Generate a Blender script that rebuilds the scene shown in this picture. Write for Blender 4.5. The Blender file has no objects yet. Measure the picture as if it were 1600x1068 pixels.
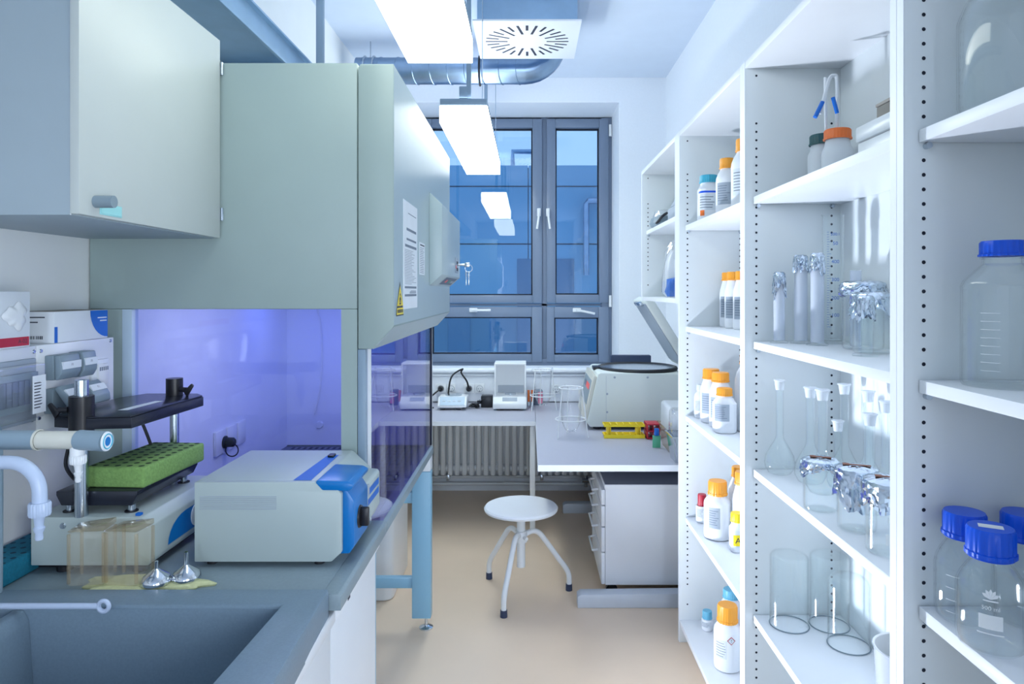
import bpy, bmesh, math, random
from mathutils import Vector, Matrix
random.seed(7)
SC = bpy.context.scene
COL = SC.collection
F, H, VX, VY = 24 / 36 * 1600, 1.57, 826, 455      # lens in pixels, eye height, vanishing point of the photo
PI = math.pi

def ax(x, Y): return (x - VX) * Y / F               # world X of photo column x at depth Y
def az(y, Y): return H - (y - VY) * Y / F           # world Z of photo row y at depth Y
def onz(x, y, z):                                    # point of a horizontal plane z seen at (x, y)
    Y = F * (H - z) / (y - VY)
    return (ax(x, Y), Y)

# ---------------------------------------------------------------- materials
def lin(c):
    return tuple(((v / 255) / 12.92 if v / 255 <= 0.04045 else ((v / 255 + 0.055) / 1.055) ** 2.4) for v in c) + (1,)
MATS = {}
def mat(name, rgb, rough=0.5, metal=0.0, var=0.03, scale=9.0, bump=0.0, emis=None, estr=0.0, spec=0.5, trans=0.0, stretch=None):
    if name in MATS: return MATS[name]
    m = bpy.data.materials.new(name); m.use_nodes = True
    nt = m.node_tree; b = nt.nodes['Principled BSDF']
    c = lin(rgb)
    tc = nt.nodes.new('ShaderNodeTexCoord'); nz = nt.nodes.new('ShaderNodeTexNoise')
    nz.inputs['Scale'].default_value = scale; nz.inputs['Detail'].default_value = 4
    if stretch:
        mp = nt.nodes.new('ShaderNodeMapping'); mp.inputs['Scale'].default_value = stretch
        nt.links.new(tc.outputs['Object'], mp.inputs['Vector']); nt.links.new(mp.outputs['Vector'], nz.inputs['Vector'])
    else:
        nt.links.new(tc.outputs['Object'], nz.inputs['Vector'])
    rp = nt.nodes.new('ShaderNodeValToRGB')
    rp.color_ramp.elements[0].position = 0.3; rp.color_ramp.elements[1].position = 0.7
    rp.color_ramp.elements[0].color = tuple(v * (1 - var) for v in c[:3]) + (1,)
    rp.color_ramp.elements[1].color = tuple(min(1, v * (1 + var)) for v in c[:3]) + (1,)
    nt.links.new(nz.outputs['Fac'], rp.inputs['Fac']); nt.links.new(rp.outputs['Color'], b.inputs['Base Color'])
    b.inputs['Roughness'].default_value = rough; b.inputs['Metallic'].default_value = metal
    b.inputs['Specular IOR Level'].default_value = spec
    if trans:
        b.inputs['Transmission Weight'].default_value = trans
    if bump:
        bp = nt.nodes.new('ShaderNodeBump'); bp.inputs['Strength'].default_value = bump; bp.inputs['Distance'].default_value = 0.002
        nt.links.new(nz.outputs['Fac'], bp.inputs['Height']); nt.links.new(bp.outputs['Normal'], b.inputs['Normal'])
    if emis:
        b.inputs['Emission Color'].default_value = lin(emis); b.inputs['Emission Strength'].default_value = estr
    MATS[name] = m; return m

def glass(name, tint=(250, 253, 253), base=0.04, gain=0.9, power=4.0, rough=0.03, milk=0.0, milkrgb=(235, 240, 245), sheen=0.0):
    """thin clear wall: straight-through light plus a Schlick reflection, optionally a little milky"""
    if name in MATS: return MATS[name]
    m = bpy.data.materials.new(name); m.use_nodes = True
    nt = m.node_tree; nt.nodes.remove(nt.nodes['Principled BSDF']); out = nt.nodes['Material Output']
    lw = nt.nodes.new('ShaderNodeLayerWeight'); lw.inputs['Blend'].default_value = 0.5
    pw = nt.nodes.new('ShaderNodeMath'); pw.operation = 'POWER'; pw.inputs[1].default_value = power
    ma = nt.nodes.new('ShaderNodeMath'); ma.operation = 'MULTIPLY_ADD'; ma.use_clamp = True
    ma.inputs[1].default_value = gain; ma.inputs[2].default_value = base
    nt.links.new(lw.outputs['Facing'], pw.inputs[0]); nt.links.new(pw.outputs[0], ma.inputs[0])
    tr = nt.nodes.new('ShaderNodeBsdfTransparent'); tr.inputs['Color'].default_value = lin(tint)
    gl = nt.nodes.new('ShaderNodeBsdfGlossy'); gl.inputs['Roughness'].default_value = rough
    nz = nt.nodes.new('ShaderNodeTexNoise'); nz.inputs['Scale'].default_value = 14
    bp = nt.nodes.new('ShaderNodeBump'); bp.inputs['Strength'].default_value = 0.05; bp.inputs['Distance'].default_value = 0.001
    nt.links.new(nz.outputs['Fac'], bp.inputs['Height']); nt.links.new(bp.outputs['Normal'], gl.inputs['Normal'])
    mx = nt.nodes.new('ShaderNodeMixShader')
    src = tr.outputs[0]
    if milk:
        df = nt.nodes.new('ShaderNodeBsdfDiffuse'); df.inputs['Color'].default_value = lin(milkrgb)
        m2 = nt.nodes.new('ShaderNodeMixShader'); m2.inputs[0].default_value = milk
        nt.links.new(tr.outputs[0], m2.inputs[1]); nt.links.new(df.outputs[0], m2.inputs[2]); src = m2.outputs[0]
    nt.links.new(ma.outputs[0], mx.inputs[0]); nt.links.new(src, mx.inputs[1]); nt.links.new(gl.outputs[0], mx.inputs[2])
    if sheen:
        g2 = nt.nodes.new('ShaderNodeBsdfGlossy'); g2.inputs['Roughness'].default_value = rough; g2.inputs['Color'].default_value = (sheen, sheen, sheen, 1)
        ad = nt.nodes.new('ShaderNodeAddShader'); nt.links.new(mx.outputs[0], ad.inputs[0]); nt.links.new(g2.outputs[0], ad.inputs[1])
        nt.links.new(ad.outputs[0], out.inputs['Surface'])
    else: nt.links.new(mx.outputs[0], out.inputs['Surface'])
    MATS[name] = m; return m

M_wall = mat('wall_paint', (236, 242, 250), 0.7, bump=0.05, scale=60, var=0.012)
M_splash = mat('splash_panel', (238, 241, 241), 0.4, var=0.01)
M_ceil = mat('ceiling_paint', (214, 226, 242), 0.8, var=0.012)
M_white = mat('white_laminate', (234, 238, 243), 0.4, var=0.01)
M_whiteedge = mat('white_edge_band', (240, 245, 252), 0.35, var=0.01)
M_greyint = mat('grey_white_laminate', (226, 233, 236), 0.45, var=0.01)
M_hole = mat('drilled_hole', (25, 32, 48), 0.8)
M_enamel = mat('white_enamel', (236, 240, 243), 0.28, var=0.01)
M_greige = mat('light_grey_lacquer', (196, 204, 202), 0.38, var=0.012)
M_bscside = mat('grey_green_sheet_metal', (158, 176, 174), 0.42, var=0.015)
M_bscfront = mat('pale_grey_sheet_metal', (174, 192, 196), 0.3, var=0.01)
M_cabside = mat('shaded_end_laminate', (160, 176, 186), 0.45, var=0.015)  # cabinet carcass: the unlit end's blue-grey shade is put into the colour
M_bench = mat('grey_bench_top', (138, 156, 166), 0.38, var=0.04, scale=160)
M_sink = mat('grey_stoneware_sink', (124, 146, 164), 0.45, var=0.05, scale=220)
M_steel = mat('stainless_steel', (190, 200, 210), 0.22, 1.0, var=0.04, stretch=(2, 60, 60))
M_darksteel = mat('dark_perforated_steel', (110, 118, 140), 0.3, 0.9, var=0.05)
M_slot = mat('dark_slot', (40, 44, 62), 0.6)
M_chrome = mat('polished_metal', (215, 220, 226), 0.12, 1.0)
M_zinc = mat('galvanised_sheet', (150, 172, 196), 0.3, 1.0, var=0.12, scale=7)
M_tray = mat('galvanised_tray', (150, 182, 212), 0.4, 0.35, var=0.06)
M_legblue = mat('pale_blue_powder_coat', (142, 190, 216), 0.35, var=0.01)
M_winframe = mat('grey_blue_window_frame', (122, 138, 162), 0.35, var=0.015)
M_gasket = mat('black_gasket', (28, 36, 52), 0.6)
M_floor = mat('beige_vinyl', (238, 215, 190), 0.32, var=0.03, scale=3.0)
M_desk = mat('lilac_grey_desk_top', (176, 178, 192), 0.42, var=0.015, scale=60)
M_dark = mat('dark_grey_laminate', (96, 110, 130), 0.45)
M_black = mat('black_plastic', (24, 25, 32), 0.35)
M_blackmat = mat('black_rubber', (30, 32, 40), 0.6)
M_plate = mat('black_steel_plate', (38, 42, 54), 0.25, 0.2)
M_foamgreen = mat('green_foam', (126, 164, 94), 0.9, var=0.15, scale=160, bump=0.5)
M_foamhole = mat('dark_green_hole', (38, 62, 34), 0.95, var=0.2, scale=80)
M_foamteal = mat('teal_foam', (12, 112, 140), 0.9, var=0.12, scale=160, bump=0.5)
M_tealhole = mat('dark_teal_hole', (6, 70, 92), 0.95)
M_blue = mat('bright_blue_panel', (0, 118, 196), 0.3, var=0.02)
M_blue2 = mat('royal_blue_print', (4, 106, 206), 0.4)
M_bluecap = mat('royal_blue_cap', (0, 86, 224), 0.32, var=0.03)
M_device = mat('pale_grey_device_paint', (182, 196, 196), 0.4, var=0.01)
M_orange = mat('orange_cap', (246, 166, 52), 0.38, var=0.04)
M_orange2 = mat('deep_orange_cap', (240, 120, 52), 0.4, var=0.04)
M_teal = mat('teal_cap', (60, 176, 206), 0.4)
M_ltblue = mat('light_blue_cap', (110, 190, 222), 0.4)
M_green = mat('dark_green_cap', (12, 78, 84), 0.4)
M_red = mat('red_plastic', (190, 38, 62), 0.4)
M_pink = mat('pink_plastic', (236, 90, 130), 0.4)
M_yellow = mat('yellow_plastic', (250, 224, 36), 0.4)
M_hdpe = mat('white_bottle_plastic', (238, 242, 248), 0.35, var=0.01)
M_natural = glass('frosted_bottle_plastic', (245, 248, 252), 0.03, 0.3, 3, 0.3, milk=0.7, milkrgb=(236, 242, 248))
M_label = mat('paper_label', (222, 230, 238), 0.6)
M_greylabel = mat('grey_label', (168, 180, 194), 0.6)
M_inlay = mat('mid_grey_laminate', (140, 150, 168), 0.45)
M_cfoot = mat('pale_grey_powder_coat', (206, 214, 224), 0.4)
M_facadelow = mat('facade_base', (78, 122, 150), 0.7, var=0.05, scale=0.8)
M_centri = mat('off_white_machine_paint', (222, 230, 228), 0.4, var=0.01)
M_screen = mat('pale_blue_keypad', (188, 208, 224), 0.4)
M_ink = mat('dark_print', (60, 66, 80), 0.7)
M_greyink = mat('grey_print', (120, 132, 148), 0.7)
M_whiteink = mat('white_print', (240, 246, 250), 0.6)
M_blueink = mat('blue_print', (50, 120, 210), 0.6)
M_paper = mat('white_paper', (232, 238, 244), 0.6)
M_cardbrown = mat('taupe_cardboard', (150, 146, 140), 0.8)
M_glass = glass('laboratory_glass', (254, 255, 255), 0.010, 0.6, 3.2, 0.02, sheen=0.014)
M_frost = glass('frosted_glass', (250, 252, 255), 0.02, 0.3, 3, 0.25, milk=0.34, milkrgb=(240, 246, 255), sheen=0.02)
M_joint = glass('ground_glass_joint', (250, 252, 254), 0.03, 0.3, 3, 0.3, milk=0.55, milkrgb=(246, 250, 255))
M_film = glass('clear_film', (255, 255, 255), 0.02, 0.6, 2.6, 0.08, milk=0.07, milkrgb=(225, 234, 244), sheen=0.025)
M_pane = glass('window_glass', (238, 244, 250), 0.08, 0.85, 4, 0.0)
M_sash = glass('sash_glass', (206, 206, 250), 0.12, 0.8, 4, 0.0)
M_side = glass('side_glass', (232, 236, 252), 0.03, 0.8, 5, 0.0)
M_amber = glass('amber_tinted_plastic', (254, 252, 248), 0.03, 0.5, 3, 0.06, milk=0.10, milkrgb=(220, 216, 206), sheen=0.03)
M_amberedge = glass('amber_edge', (250, 245, 236), 0.04, 0.5, 3, 0.1, milk=0.12, milkrgb=(206, 190, 164))
M_foil = mat('aluminium_foil', (206, 218, 232), 0.2, 1.0, var=0.05, bump=0.4, scale=90)
M_tape = mat('brown_tape', (140, 92, 74), 0.7)
M_greyplast = mat('grey_plastic', (132, 150, 162), 0.4)
M_greytap = mat('grey_tap_sleeve', (140, 162, 178), 0.4)
M_cream = mat('cream_plastic', (214, 214, 204), 0.35)
M_paleblue = mat('pale_blue_plastic', (188, 204, 230), 0.32)
M_sponge = mat('pale_yellow_cloth', (212, 216, 168), 0.95, bump=0.6, scale=120, var=0.06)
M_lampdiff = mat('lamp_diffuser', (246, 252, 246), 0.5, emis=(246, 253, 244), estr=3.2)
M_lampdiff2 = mat('bright_lamp_diffuser', (246, 252, 250), 0.5, emis=(244, 252, 250), estr=10)
M_lamphouse = mat('grey_lamp_housing', (136, 158, 178), 0.4)
M_uv = mat('uv_tube_glow', (200, 190, 255), 0.4, emis=(190, 190, 255), estr=2.2)
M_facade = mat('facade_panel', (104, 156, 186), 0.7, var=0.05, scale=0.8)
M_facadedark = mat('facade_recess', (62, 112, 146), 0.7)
M_ledr = mat('red_lamp', (230, 80, 70), 0.4, emis=(255, 60, 50), estr=0.1)
M_ledg = mat('green_lamp', (40, 160, 120), 0.4)
M_aqua = mat('aqua_label_card', (160, 222, 226), 0.4)
M_grn = mat('mint_tag', (96, 190, 150), 0.5)
M_navy = mat('navy_panel', (48, 62, 92), 0.5)

# ---------------------------------------------------------------- mesh builder
class MB:
    def __init__(s): s.bm = bmesh.new(); s.mi = 0
    def m(s, i): s.mi = i; return s
    def _add(s, t, smooth=False):
        for f in t.faces: f.material_index = s.mi; f.smooth = smooth
        me = bpy.data.meshes.new('t'); t.to_mesh(me); t.free(); s.bm.from_mesh(me); bpy.data.meshes.remove(me)
        return s
    def box(s, x0, x1, y0, y1, z0, z1, bev=0.0, seg=2, M=None):
        t = bmesh.new(); r = bmesh.ops.create_cube(t, size=1)
        for v in t.verts:
            v.co = Vector((x0 + (v.co.x + .5) * (x1 - x0), y0 + (v.co.y + .5) * (y1 - y0), z0 + (v.co.z + .5) * (z1 - z0)))
        if bev: bmesh.ops.bevel(t, geom=list(t.edges), offset=bev, segments=seg, profile=0.5, affect='EDGES', clamp_overlap=True)
        if M: bmesh.ops.transform(t, matrix=M, verts=t.verts)
        return s._add(t, bool(bev))
    def prism(s, pts, axis, a0, a1, bev=0.0, seg=2, M=None):
        def P(p, a): return {'x': (a, p[0], p[1]), 'y': (p[0], a, p[1]), 'z': (p[0], p[1], a)}[axis]
        t = bmesh.new(); A = [t.verts.new(P(p, a0)) for p in pts]; B = [t.verts.new(P(p, a1)) for p in pts]; n = len(pts)
        t.faces.new(A); t.faces.new(B[::-1])
        for i in range(n): t.faces.new((A[i], B[i], B[(i + 1) % n], A[(i + 1) % n]))
        bmesh.ops.recalc_face_normals(t, faces=t.faces)
        if bev: bmesh.ops.bevel(t, geom=list(t.edges), offset=bev, segments=seg, profile=0.5, affect='EDGES', clamp_overlap=True)
        if M: bmesh.ops.transform(t, matrix=M, verts=t.verts)
        return s._add(t, bool(bev))
    def lathe(s, prof, c=(0, 0, 0), n=32, fn=None, smooth=True, M=None):
        t = bmesh.new(); rings = []
        for r, z in prof:
            if r < 1e-6: rings.append([t.verts.new((c[0], c[1], c[2] + z))])
            else:
                ring = []
                for k in range(n):
                    a = 2 * PI * k / n; rr, zz = (fn(r, z, a) if fn else (r, z))
                    ring.append(t.verts.new((c[0] + rr * math.cos(a), c[1] + rr * math.sin(a), c[2] + zz)))
                rings.append(ring)
        for A, B in zip(rings, rings[1:]):
            if len(A) == 1 and len(B) == 1: continue
            for k in range(n):
                k2 = (k + 1) % n
                if len(A) == 1: t.faces.new((A[0], B[k2], B[k]))
                elif len(B) == 1: t.faces.new((A[k], A[k2], B[0]))
                else: t.faces.new((A[k], A[k2], B[k2], B[k]))
        bmesh.ops.recalc_face_normals(t, faces=t.faces)
        if M: bmesh.ops.transform(t, matrix=M, verts=t.verts)
        return s._add(t, smooth)
    def cyl(s, p0, p1, r0, r1=None, n=20, smooth=True):
        p0, p1 = Vector(p0), Vector(p1); r1 = r0 if r1 is None else r1; d = p1 - p0; L = d.length
        q = d.to_track_quat('Z', 'Y').to_matrix().to_4x4()
        return s.lathe([(0, 0), (r0, 0), (r1, L), (0, L)], n=n, smooth=smooth, M=Matrix.Translation(p0) @ q)
    def tube(s, pts, r, n=10, smooth=True, spline=0):
        pts = [Vector(p) for p in pts]
        if spline: pts = catmull(pts, spline)
        t = bmesh.new(); rings = []; up = None
        for i, p in enumerate(pts):
            d = (pts[min(i + 1, len(pts) - 1)] - pts[max(i - 1, 0)]).normalized()
            if up is None: up = d.orthogonal().normalized()
            up = (up - d * up.dot(d)).normalized(); w = d.cross(up)
            rings.append([t.verts.new(p + up * (r * math.cos(2 * PI * k / n)) + w * (r * math.sin(2 * PI * k / n))) for k in range(n)])
        for A, B in zip(rings, rings[1:]):
            for k in range(n): t.faces.new((A[k], A[(k + 1) % n], B[(k + 1) % n], B[k]))
        t.faces.new(rings[0][::-1]); t.faces.new(rings[-1])
        bmesh.ops.recalc_face_normals(t, faces=t.faces)
        return s._add(t, smooth)
    def ring(s, c, R, r, n=36, m=8, M=None):
        t = bmesh.new(); g = []
        for i in range(n):
            a = 2 * PI * i / n
            g.append([t.verts.new((c[0] + (R + r * math.cos(2 * PI * j / m)) * math.cos(a), c[1] + (R + r * math.cos(2 * PI * j / m)) * math.sin(a), c[2] + r * math.sin(2 * PI * j / m))) for j in range(m)])
        for i in range(n):
            for j in range(m): t.faces.new((g[i][j], g[(i + 1) % n][j], g[(i + 1) % n][(j + 1) % m], g[i][(j + 1) % m]))
        bmesh.ops.recalc_face_normals(t, faces=t.faces)
        if M: bmesh.ops.transform(t, matrix=M, verts=t.verts)
        return s._add(t, True)
    def poly(s, *pts):
        t = bmesh.new(); t.faces.new([t.verts.new(p) for p in pts]); return s._add(t)
    def patch(s, r, a0, a1, z0, z1, c=(0, 0, 0), n=10, fn=None):
        t = bmesh.new(); v = []
        for k in range(n + 1):
            a = a0 + (a1 - a0) * k / n
            rr = fn(r, 0, a)[0] if fn else r
            x, y = c[0] + rr * math.cos(a), c[1] + rr * math.sin(a)
            v.append((t.verts.new((x, y, c[2] + z0)), t.verts.new((x, y, c[2] + z1))))
        for A, B in zip(v, v[1:]): t.faces.new((A[0], B[0], B[1], A[1]))
        return s._add(t, True)
    def text(s, txt, size, place):
        vs, fs = glyphs(txt)
        t = bmesh.new(); V = [t.verts.new(place(x * size, y * size)) for x, y in vs]
        for f in fs:
            try: t.faces.new([V[i] for i in f])
            except ValueError: pass
        return s._add(t)

GL = {}
def glyphs(txt):
    if txt in GL: return GL[txt]
    cu = bpy.data.curves.new('txt', 'FONT'); cu.body = txt; cu.align_x = 'CENTER'; cu.align_y = 'CENTER'; cu.resolution_u = 3
    o = bpy.data.objects.new('txt', cu); COL.objects.link(o)
    dg = bpy.context.evaluated_depsgraph_get(); me = bpy.data.meshes.new_from_object(o.evaluated_get(dg))
    GL[txt] = ([(v.co.x, v.co.y) for v in me.vertices], [tuple(p.vertices) for p in me.polygons])
    bpy.data.objects.remove(o); bpy.data.curves.remove(cu); bpy.data.meshes.remove(me)
    return GL[txt]

def catmull(p, k):
    q = [p[0]] + list(p) + [p[-1]]; out = []
    for i in range(1, len(q) - 2):
        for j in range(k):
            t = j / k; a, b, c, d = q[i - 1], q[i], q[i + 1], q[i + 2]
            out.append(0.5 * ((2 * b) + (c - a) * t + (2 * a - 5 * b + 4 * c - d) * t * t + (3 * b - a - 3 * c + d) * t ** 3))
    out.append(p[-1]); return out

ORI = {}
def _mesh(name, mb, mats, off):
    me = bpy.data.meshes.new(name)
    if off is not None: bmesh.ops.translate(mb.bm, vec=-Vector(off), verts=mb.bm.verts)
    mb.bm.to_mesh(me); mb.bm.free()
    for m in (mats if isinstance(mats, (list, tuple)) else [mats]): me.materials.append(m)
    me.set_sharp_from_angle(angle=math.radians(38))
    o = bpy.data.objects.new(name, me); COL.objects.link(o); return o
def props(o, label, cat, group=None):
    o['label'] = label; o['category'] = cat
    if group: o['group'] = group
def thing(name, label, cat, loc, group=None, rz=0.0):
    o = bpy.data.objects.new(name, None); COL.objects.link(o); o.empty_display_size = 0.05
    o.location = loc; o.rotation_euler[2] = rz; props(o, label, cat, group); ORI[o] = Vector(loc); return o
def part(name, mb, mats, parent, label=None, world=False):
    root = parent
    while root.parent: root = root.parent
    o = _mesh(name, mb, mats, ORI[root] if world else None)
    o.parent = parent
    if label: o['label'] = label
    return o
def solo(name, mb, mats, label, cat, loc, group=None, world=True, rz=0.0):
    o = _mesh(name, mb, mats, loc if world else None); o.location = loc; o.rotation_euler[2] = rz
    props(o, label, cat, group); ORI[o] = Vector(loc); return o
def struct(name, mb, mats, parent=None):
    o = _mesh(name, mb, mats, None)
    if parent: o.parent = parent
    else: o['kind'] = 'structure'; ORI[o] = Vector((0, 0, 0))
    return o
def dup(root, loc, label, rz=None, group=None):
    r = root.copy(); COL.objects.link(r); r.location = loc; r['label'] = label
    if rz is not None: r.rotation_euler[2] = rz
    if group: r['group'] = group
    for ch in list(root.children):
        c = ch.copy(); COL.objects.link(c); c.parent = r
        for g in ch.children:
            d = g.copy(); COL.objects.link(d); d.parent = c
    return r
# ================================================================ ROOM
XL, XR, YB, YW, ZC, YR = -1.262, 1.086, 5.40, 5.86, 3.26, -5.0
WX0, WX1, WZ0, WZ1 = -0.98, 0.714, 0.935, 3.063
struct('floor', MB().box(XL, XR, YR, 6.0, -0.05, 0), M_floor)
struct('ceiling', MB().box(XL, XR, YR, 6.0, ZC, ZC + .1), M_ceil)
struct('wall_left', MB().box(XL - .12, XL, YR, 6.0, 0, ZC), M_splash)
struct('wall_right', MB().box(XR, XR + .12, YR, 6.0, 0, ZC), M_wall)
struct('wall_rear', MB().box(XL - .12, XR + .12, YR - .12, YR, 0, ZC), M_wall)
wb = MB().box(XL, WX0, YB, 6.0, 0, ZC).box(WX1, XR, YB, 6.0, 0, ZC).box(WX0, WX1, YB, 6.0, WZ1, ZC).box(WX0, WX1, YB, 6.0, 0, WZ0)
struct('wall_back', wb, M_wall)
struct('baseboard_back', MB().box(XL, XR, YB - .018, YB, 0, .11, .003), M_whiteedge)
# sill ledge with the socket channel under the window
led = MB().box(XL + .005, XR - .005, 5.17, YB, .735, .955, .006)
led.box(XL + .005, XR - .005, 5.14, YB, .955, .985, .012).box(XL + .005, XR - .005, 5.155, YB, .93, .945, .006)
struct('trim_1', led, M_whiteedge)

# window: fixed frame, four sashes with panes and handles
def wx(x): return ax(x, YW)
def wz(y): return az(y, YW)
fr = MB(); W0, W1 = WX0, WX1
fr.box(W0, W1, YW, YW + .09, wz(182) - .0, WZ1, .004)
fr.box(wx(940), W1, YW, YW + .09, WZ0, wz(182), .004).box(W0, W0 + .07, YW, YW + .09, WZ0, wz(182), .004)
fr.box(W0 + .07, wx(940), YW, YW + .09, WZ0, wz(560), .004)
fr.box(wx(846), wx(855), YW + .01, YW + .09, wz(560), wz(182), .002)
fr.box(W0 + .07, wx(940), YW + .01, YW + .09, wz(478), wz(474), .002)
window = struct('window_1', fr, M_winframe)
def sash(x0, x1, y0, y1, px0, px1, py0, py1):
    """outer x0..x1,y0..y1 and glass px0..px1,py0..py1 in photo columns/rows at the window plane"""
    a, b, c, d = wx(x0) if x0 else W0 + .07, wx(x1), wz(y1), wz(y0)
    e, f, g, h = wx(px0) if px0 else W0 + .15, wx(px1), wz(py1), wz(py0)
    m = MB(); ya, yb = YW - .018, YW + .06
    m.box(a, e, ya, yb, c, d, .005).box(f, b, ya, yb, c, d, .005).box(e, f, ya, yb, c, g, .005).box(e, f, ya, yb, h, d, .005)
    o = struct('sash_frame', m, M_winframe, window)
    gk = MB(); t = .011
    gk.box(e, e + t, yb - .03, yb, g, h).box(f - t, f, yb - .03, yb, g, h).box(e, f, yb - .03, yb, g, g + t).box(e, f, yb - .03, yb, h - t, h)
    struct('gasket', gk, M_gasket, o)
    struct('glass_pane', MB().box(e, f, yb - .02, yb - .012, g, h), M_pane, o)
    return o
s1 = sash(0, 847, 186, 473, 0, 832, 200, 461)
s2 = sash(854, 951, 186, 473, 868, 936, 200, 460)
s3 = sash(0, 847, 479, 565, 0, 831, 495, 553)
s4 = sash(854, 951, 479, 565, 866, 935, 496, 554)
yh = YW - .018
def handle(x, y, vertical=True, tilt=0.0, sgn=1):
    X, Z = wx(x), wz(y); m = MB()
    if vertical:
        m.box(X - .016, X + .016, yh - .014, yh, Z - .035, Z + .035, .006)
        m.cyl((X, yh - .012, Z), (X, yh - .05, Z), .012).tube([(X, yh - .045, Z + .01), (X - sgn * .004, yh - .052, Z - .05), (X - sgn * .016, yh - .05, Z - .145)], .0095, 10, spline=4)
    else:
        m.box(X - .035, X + .035, yh - .014, yh, Z - .018, Z + .018, .006)
        m.cyl((X, yh - .012, Z), (X, yh - .05, Z), .012).tube([(X - .01, yh - .045, Z), (X + .05, yh - .052, Z - tilt * .3), (X + .15, yh - .05, Z - tilt)], .0105, 10, spline=4)
    return m
struct('handle', handle(842, 332, True, sgn=1), M_enamel, s1)
struct('handle', handle(856, 332, True, sgn=-1), M_enamel, s2)
struct('handle', handle(740, 484, False, 0.0), M_enamel, s3)
struct('handle', handle(901, 484, False, 0.03), M_enamel, s4)
for x, y in ((953, 205), (953, 470)):
    struct('hinge', MB().cyl((wx(x), yh - .012, wz(y + 9)), (wx(x), yh - .012, wz(y - 9)), .012), M_enamel, window)
for x in (835, 860, 939):
    struct('hinge', MB().cyl((wx(x) - .05, yh - .012, wz(572)), (wx(x) + .05, yh - .012, wz(572)), .011), M_enamel, window)

# the building across the yard
YF = 12.0
def fx(x): return ax(x, YF)
def fz(y): return az(y, YF)
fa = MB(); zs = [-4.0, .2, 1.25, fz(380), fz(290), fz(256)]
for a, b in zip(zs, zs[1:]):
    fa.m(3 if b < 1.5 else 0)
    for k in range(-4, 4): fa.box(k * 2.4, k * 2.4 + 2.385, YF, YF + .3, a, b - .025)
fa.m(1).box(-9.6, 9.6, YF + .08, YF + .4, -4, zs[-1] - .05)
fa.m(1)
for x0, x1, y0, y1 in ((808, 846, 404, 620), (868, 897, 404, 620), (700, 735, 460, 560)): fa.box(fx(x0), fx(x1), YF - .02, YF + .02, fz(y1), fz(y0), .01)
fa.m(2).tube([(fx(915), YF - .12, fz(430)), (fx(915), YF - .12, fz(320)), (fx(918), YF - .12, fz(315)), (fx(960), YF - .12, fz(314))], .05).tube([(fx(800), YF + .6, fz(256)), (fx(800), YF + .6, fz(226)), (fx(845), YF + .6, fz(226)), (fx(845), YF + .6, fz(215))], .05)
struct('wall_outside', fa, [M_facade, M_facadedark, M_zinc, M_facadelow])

# ================================================================ CEILING: lamps, duct, diffuser, tray
def lamp(y0, y1, label, dm):
    x0, x1, zb = -.465, -.215, 2.447; xc = -.317
    t = thing('ceiling_lamp', label, 'lamp', ((x0 + x1) / 2, (y0 + y1) / 2, zb), 'suspended ceiling lamps')
    part('diffuser', MB().box(x0, x1, y0, y1, zb, zb + .092, .004), dm, t, 'glowing white diffuser', world=True)
    part('housing', MB().box(x0 + .002, x1 - .002, y0 - .002, y1 + .002, zb + .093, zb + .128, .004), M_lamphouse, t, world=True)
    for yy in (y0 + .06, y1 - .06):
        part('rod', MB().box(xc - .012, xc + .012, yy - .012, yy + .012, zb + .128, ZC), M_lamphouse, t, world=True)
        part('suspension_wire', MB().cyl((x1 - .03, yy, zb + .12), (x1 - .03, yy, ZC), .0022, n=6), M_steel, t, world=True)
    part('driver_box', MB().box(xc - .05, xc - .005, y0 + .04, y0 + .16, zb + .135, zb + .205, .004), M_lamphouse, t, world=True)
    return t
lamp(1.06, 2.63, 'white box lamp hanging nearest, cut by the top of the photo', M_lampdiff)
lamp(3.56, 5.13, 'white glowing box lamp hanging in front of the window', M_lampdiff2)

t = thing('air_diffuser', 'square white ceiling air diffuser with radial slots', 'air vent', (-.009, 4.05, 3.05))
zd = 3.05
part('plate', MB().box(-.309, .291, 3.74, 4.35, zd, zd + .012, .003), M_whiteedge, t, world=True)
sl = MB()
for k in range(28):
    a = 2 * PI * k / 28; r0, r1 = (.115, .245) if k % 2 == 0 else (.17, .245)
    w = .0075; c, s_ = math.cos(a), math.sin(a); cx, cy = -.009, 4.045
    sl.poly((cx + r0 * c - w * s_, cy + r0 * s_ + w * c, zd - .0008), (cx + r1 * c - w * s_, cy + r1 * s_ + w * c, zd - .0008), (cx + r1 * c + w * s_, cy + r1 * s_ - w * c, zd - .0008), (cx + r0 * c + w * s_, cy + r0 * s_ - w * c, zd - .0008))
part('radial_slot', sl, M_slot, t, 'dark radial slots', world=True)
part('plenum_box', MB().box(-.285, .27, 3.77, 4.33, zd + .012, ZC, .003), M_tray, t, world=True)

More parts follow.
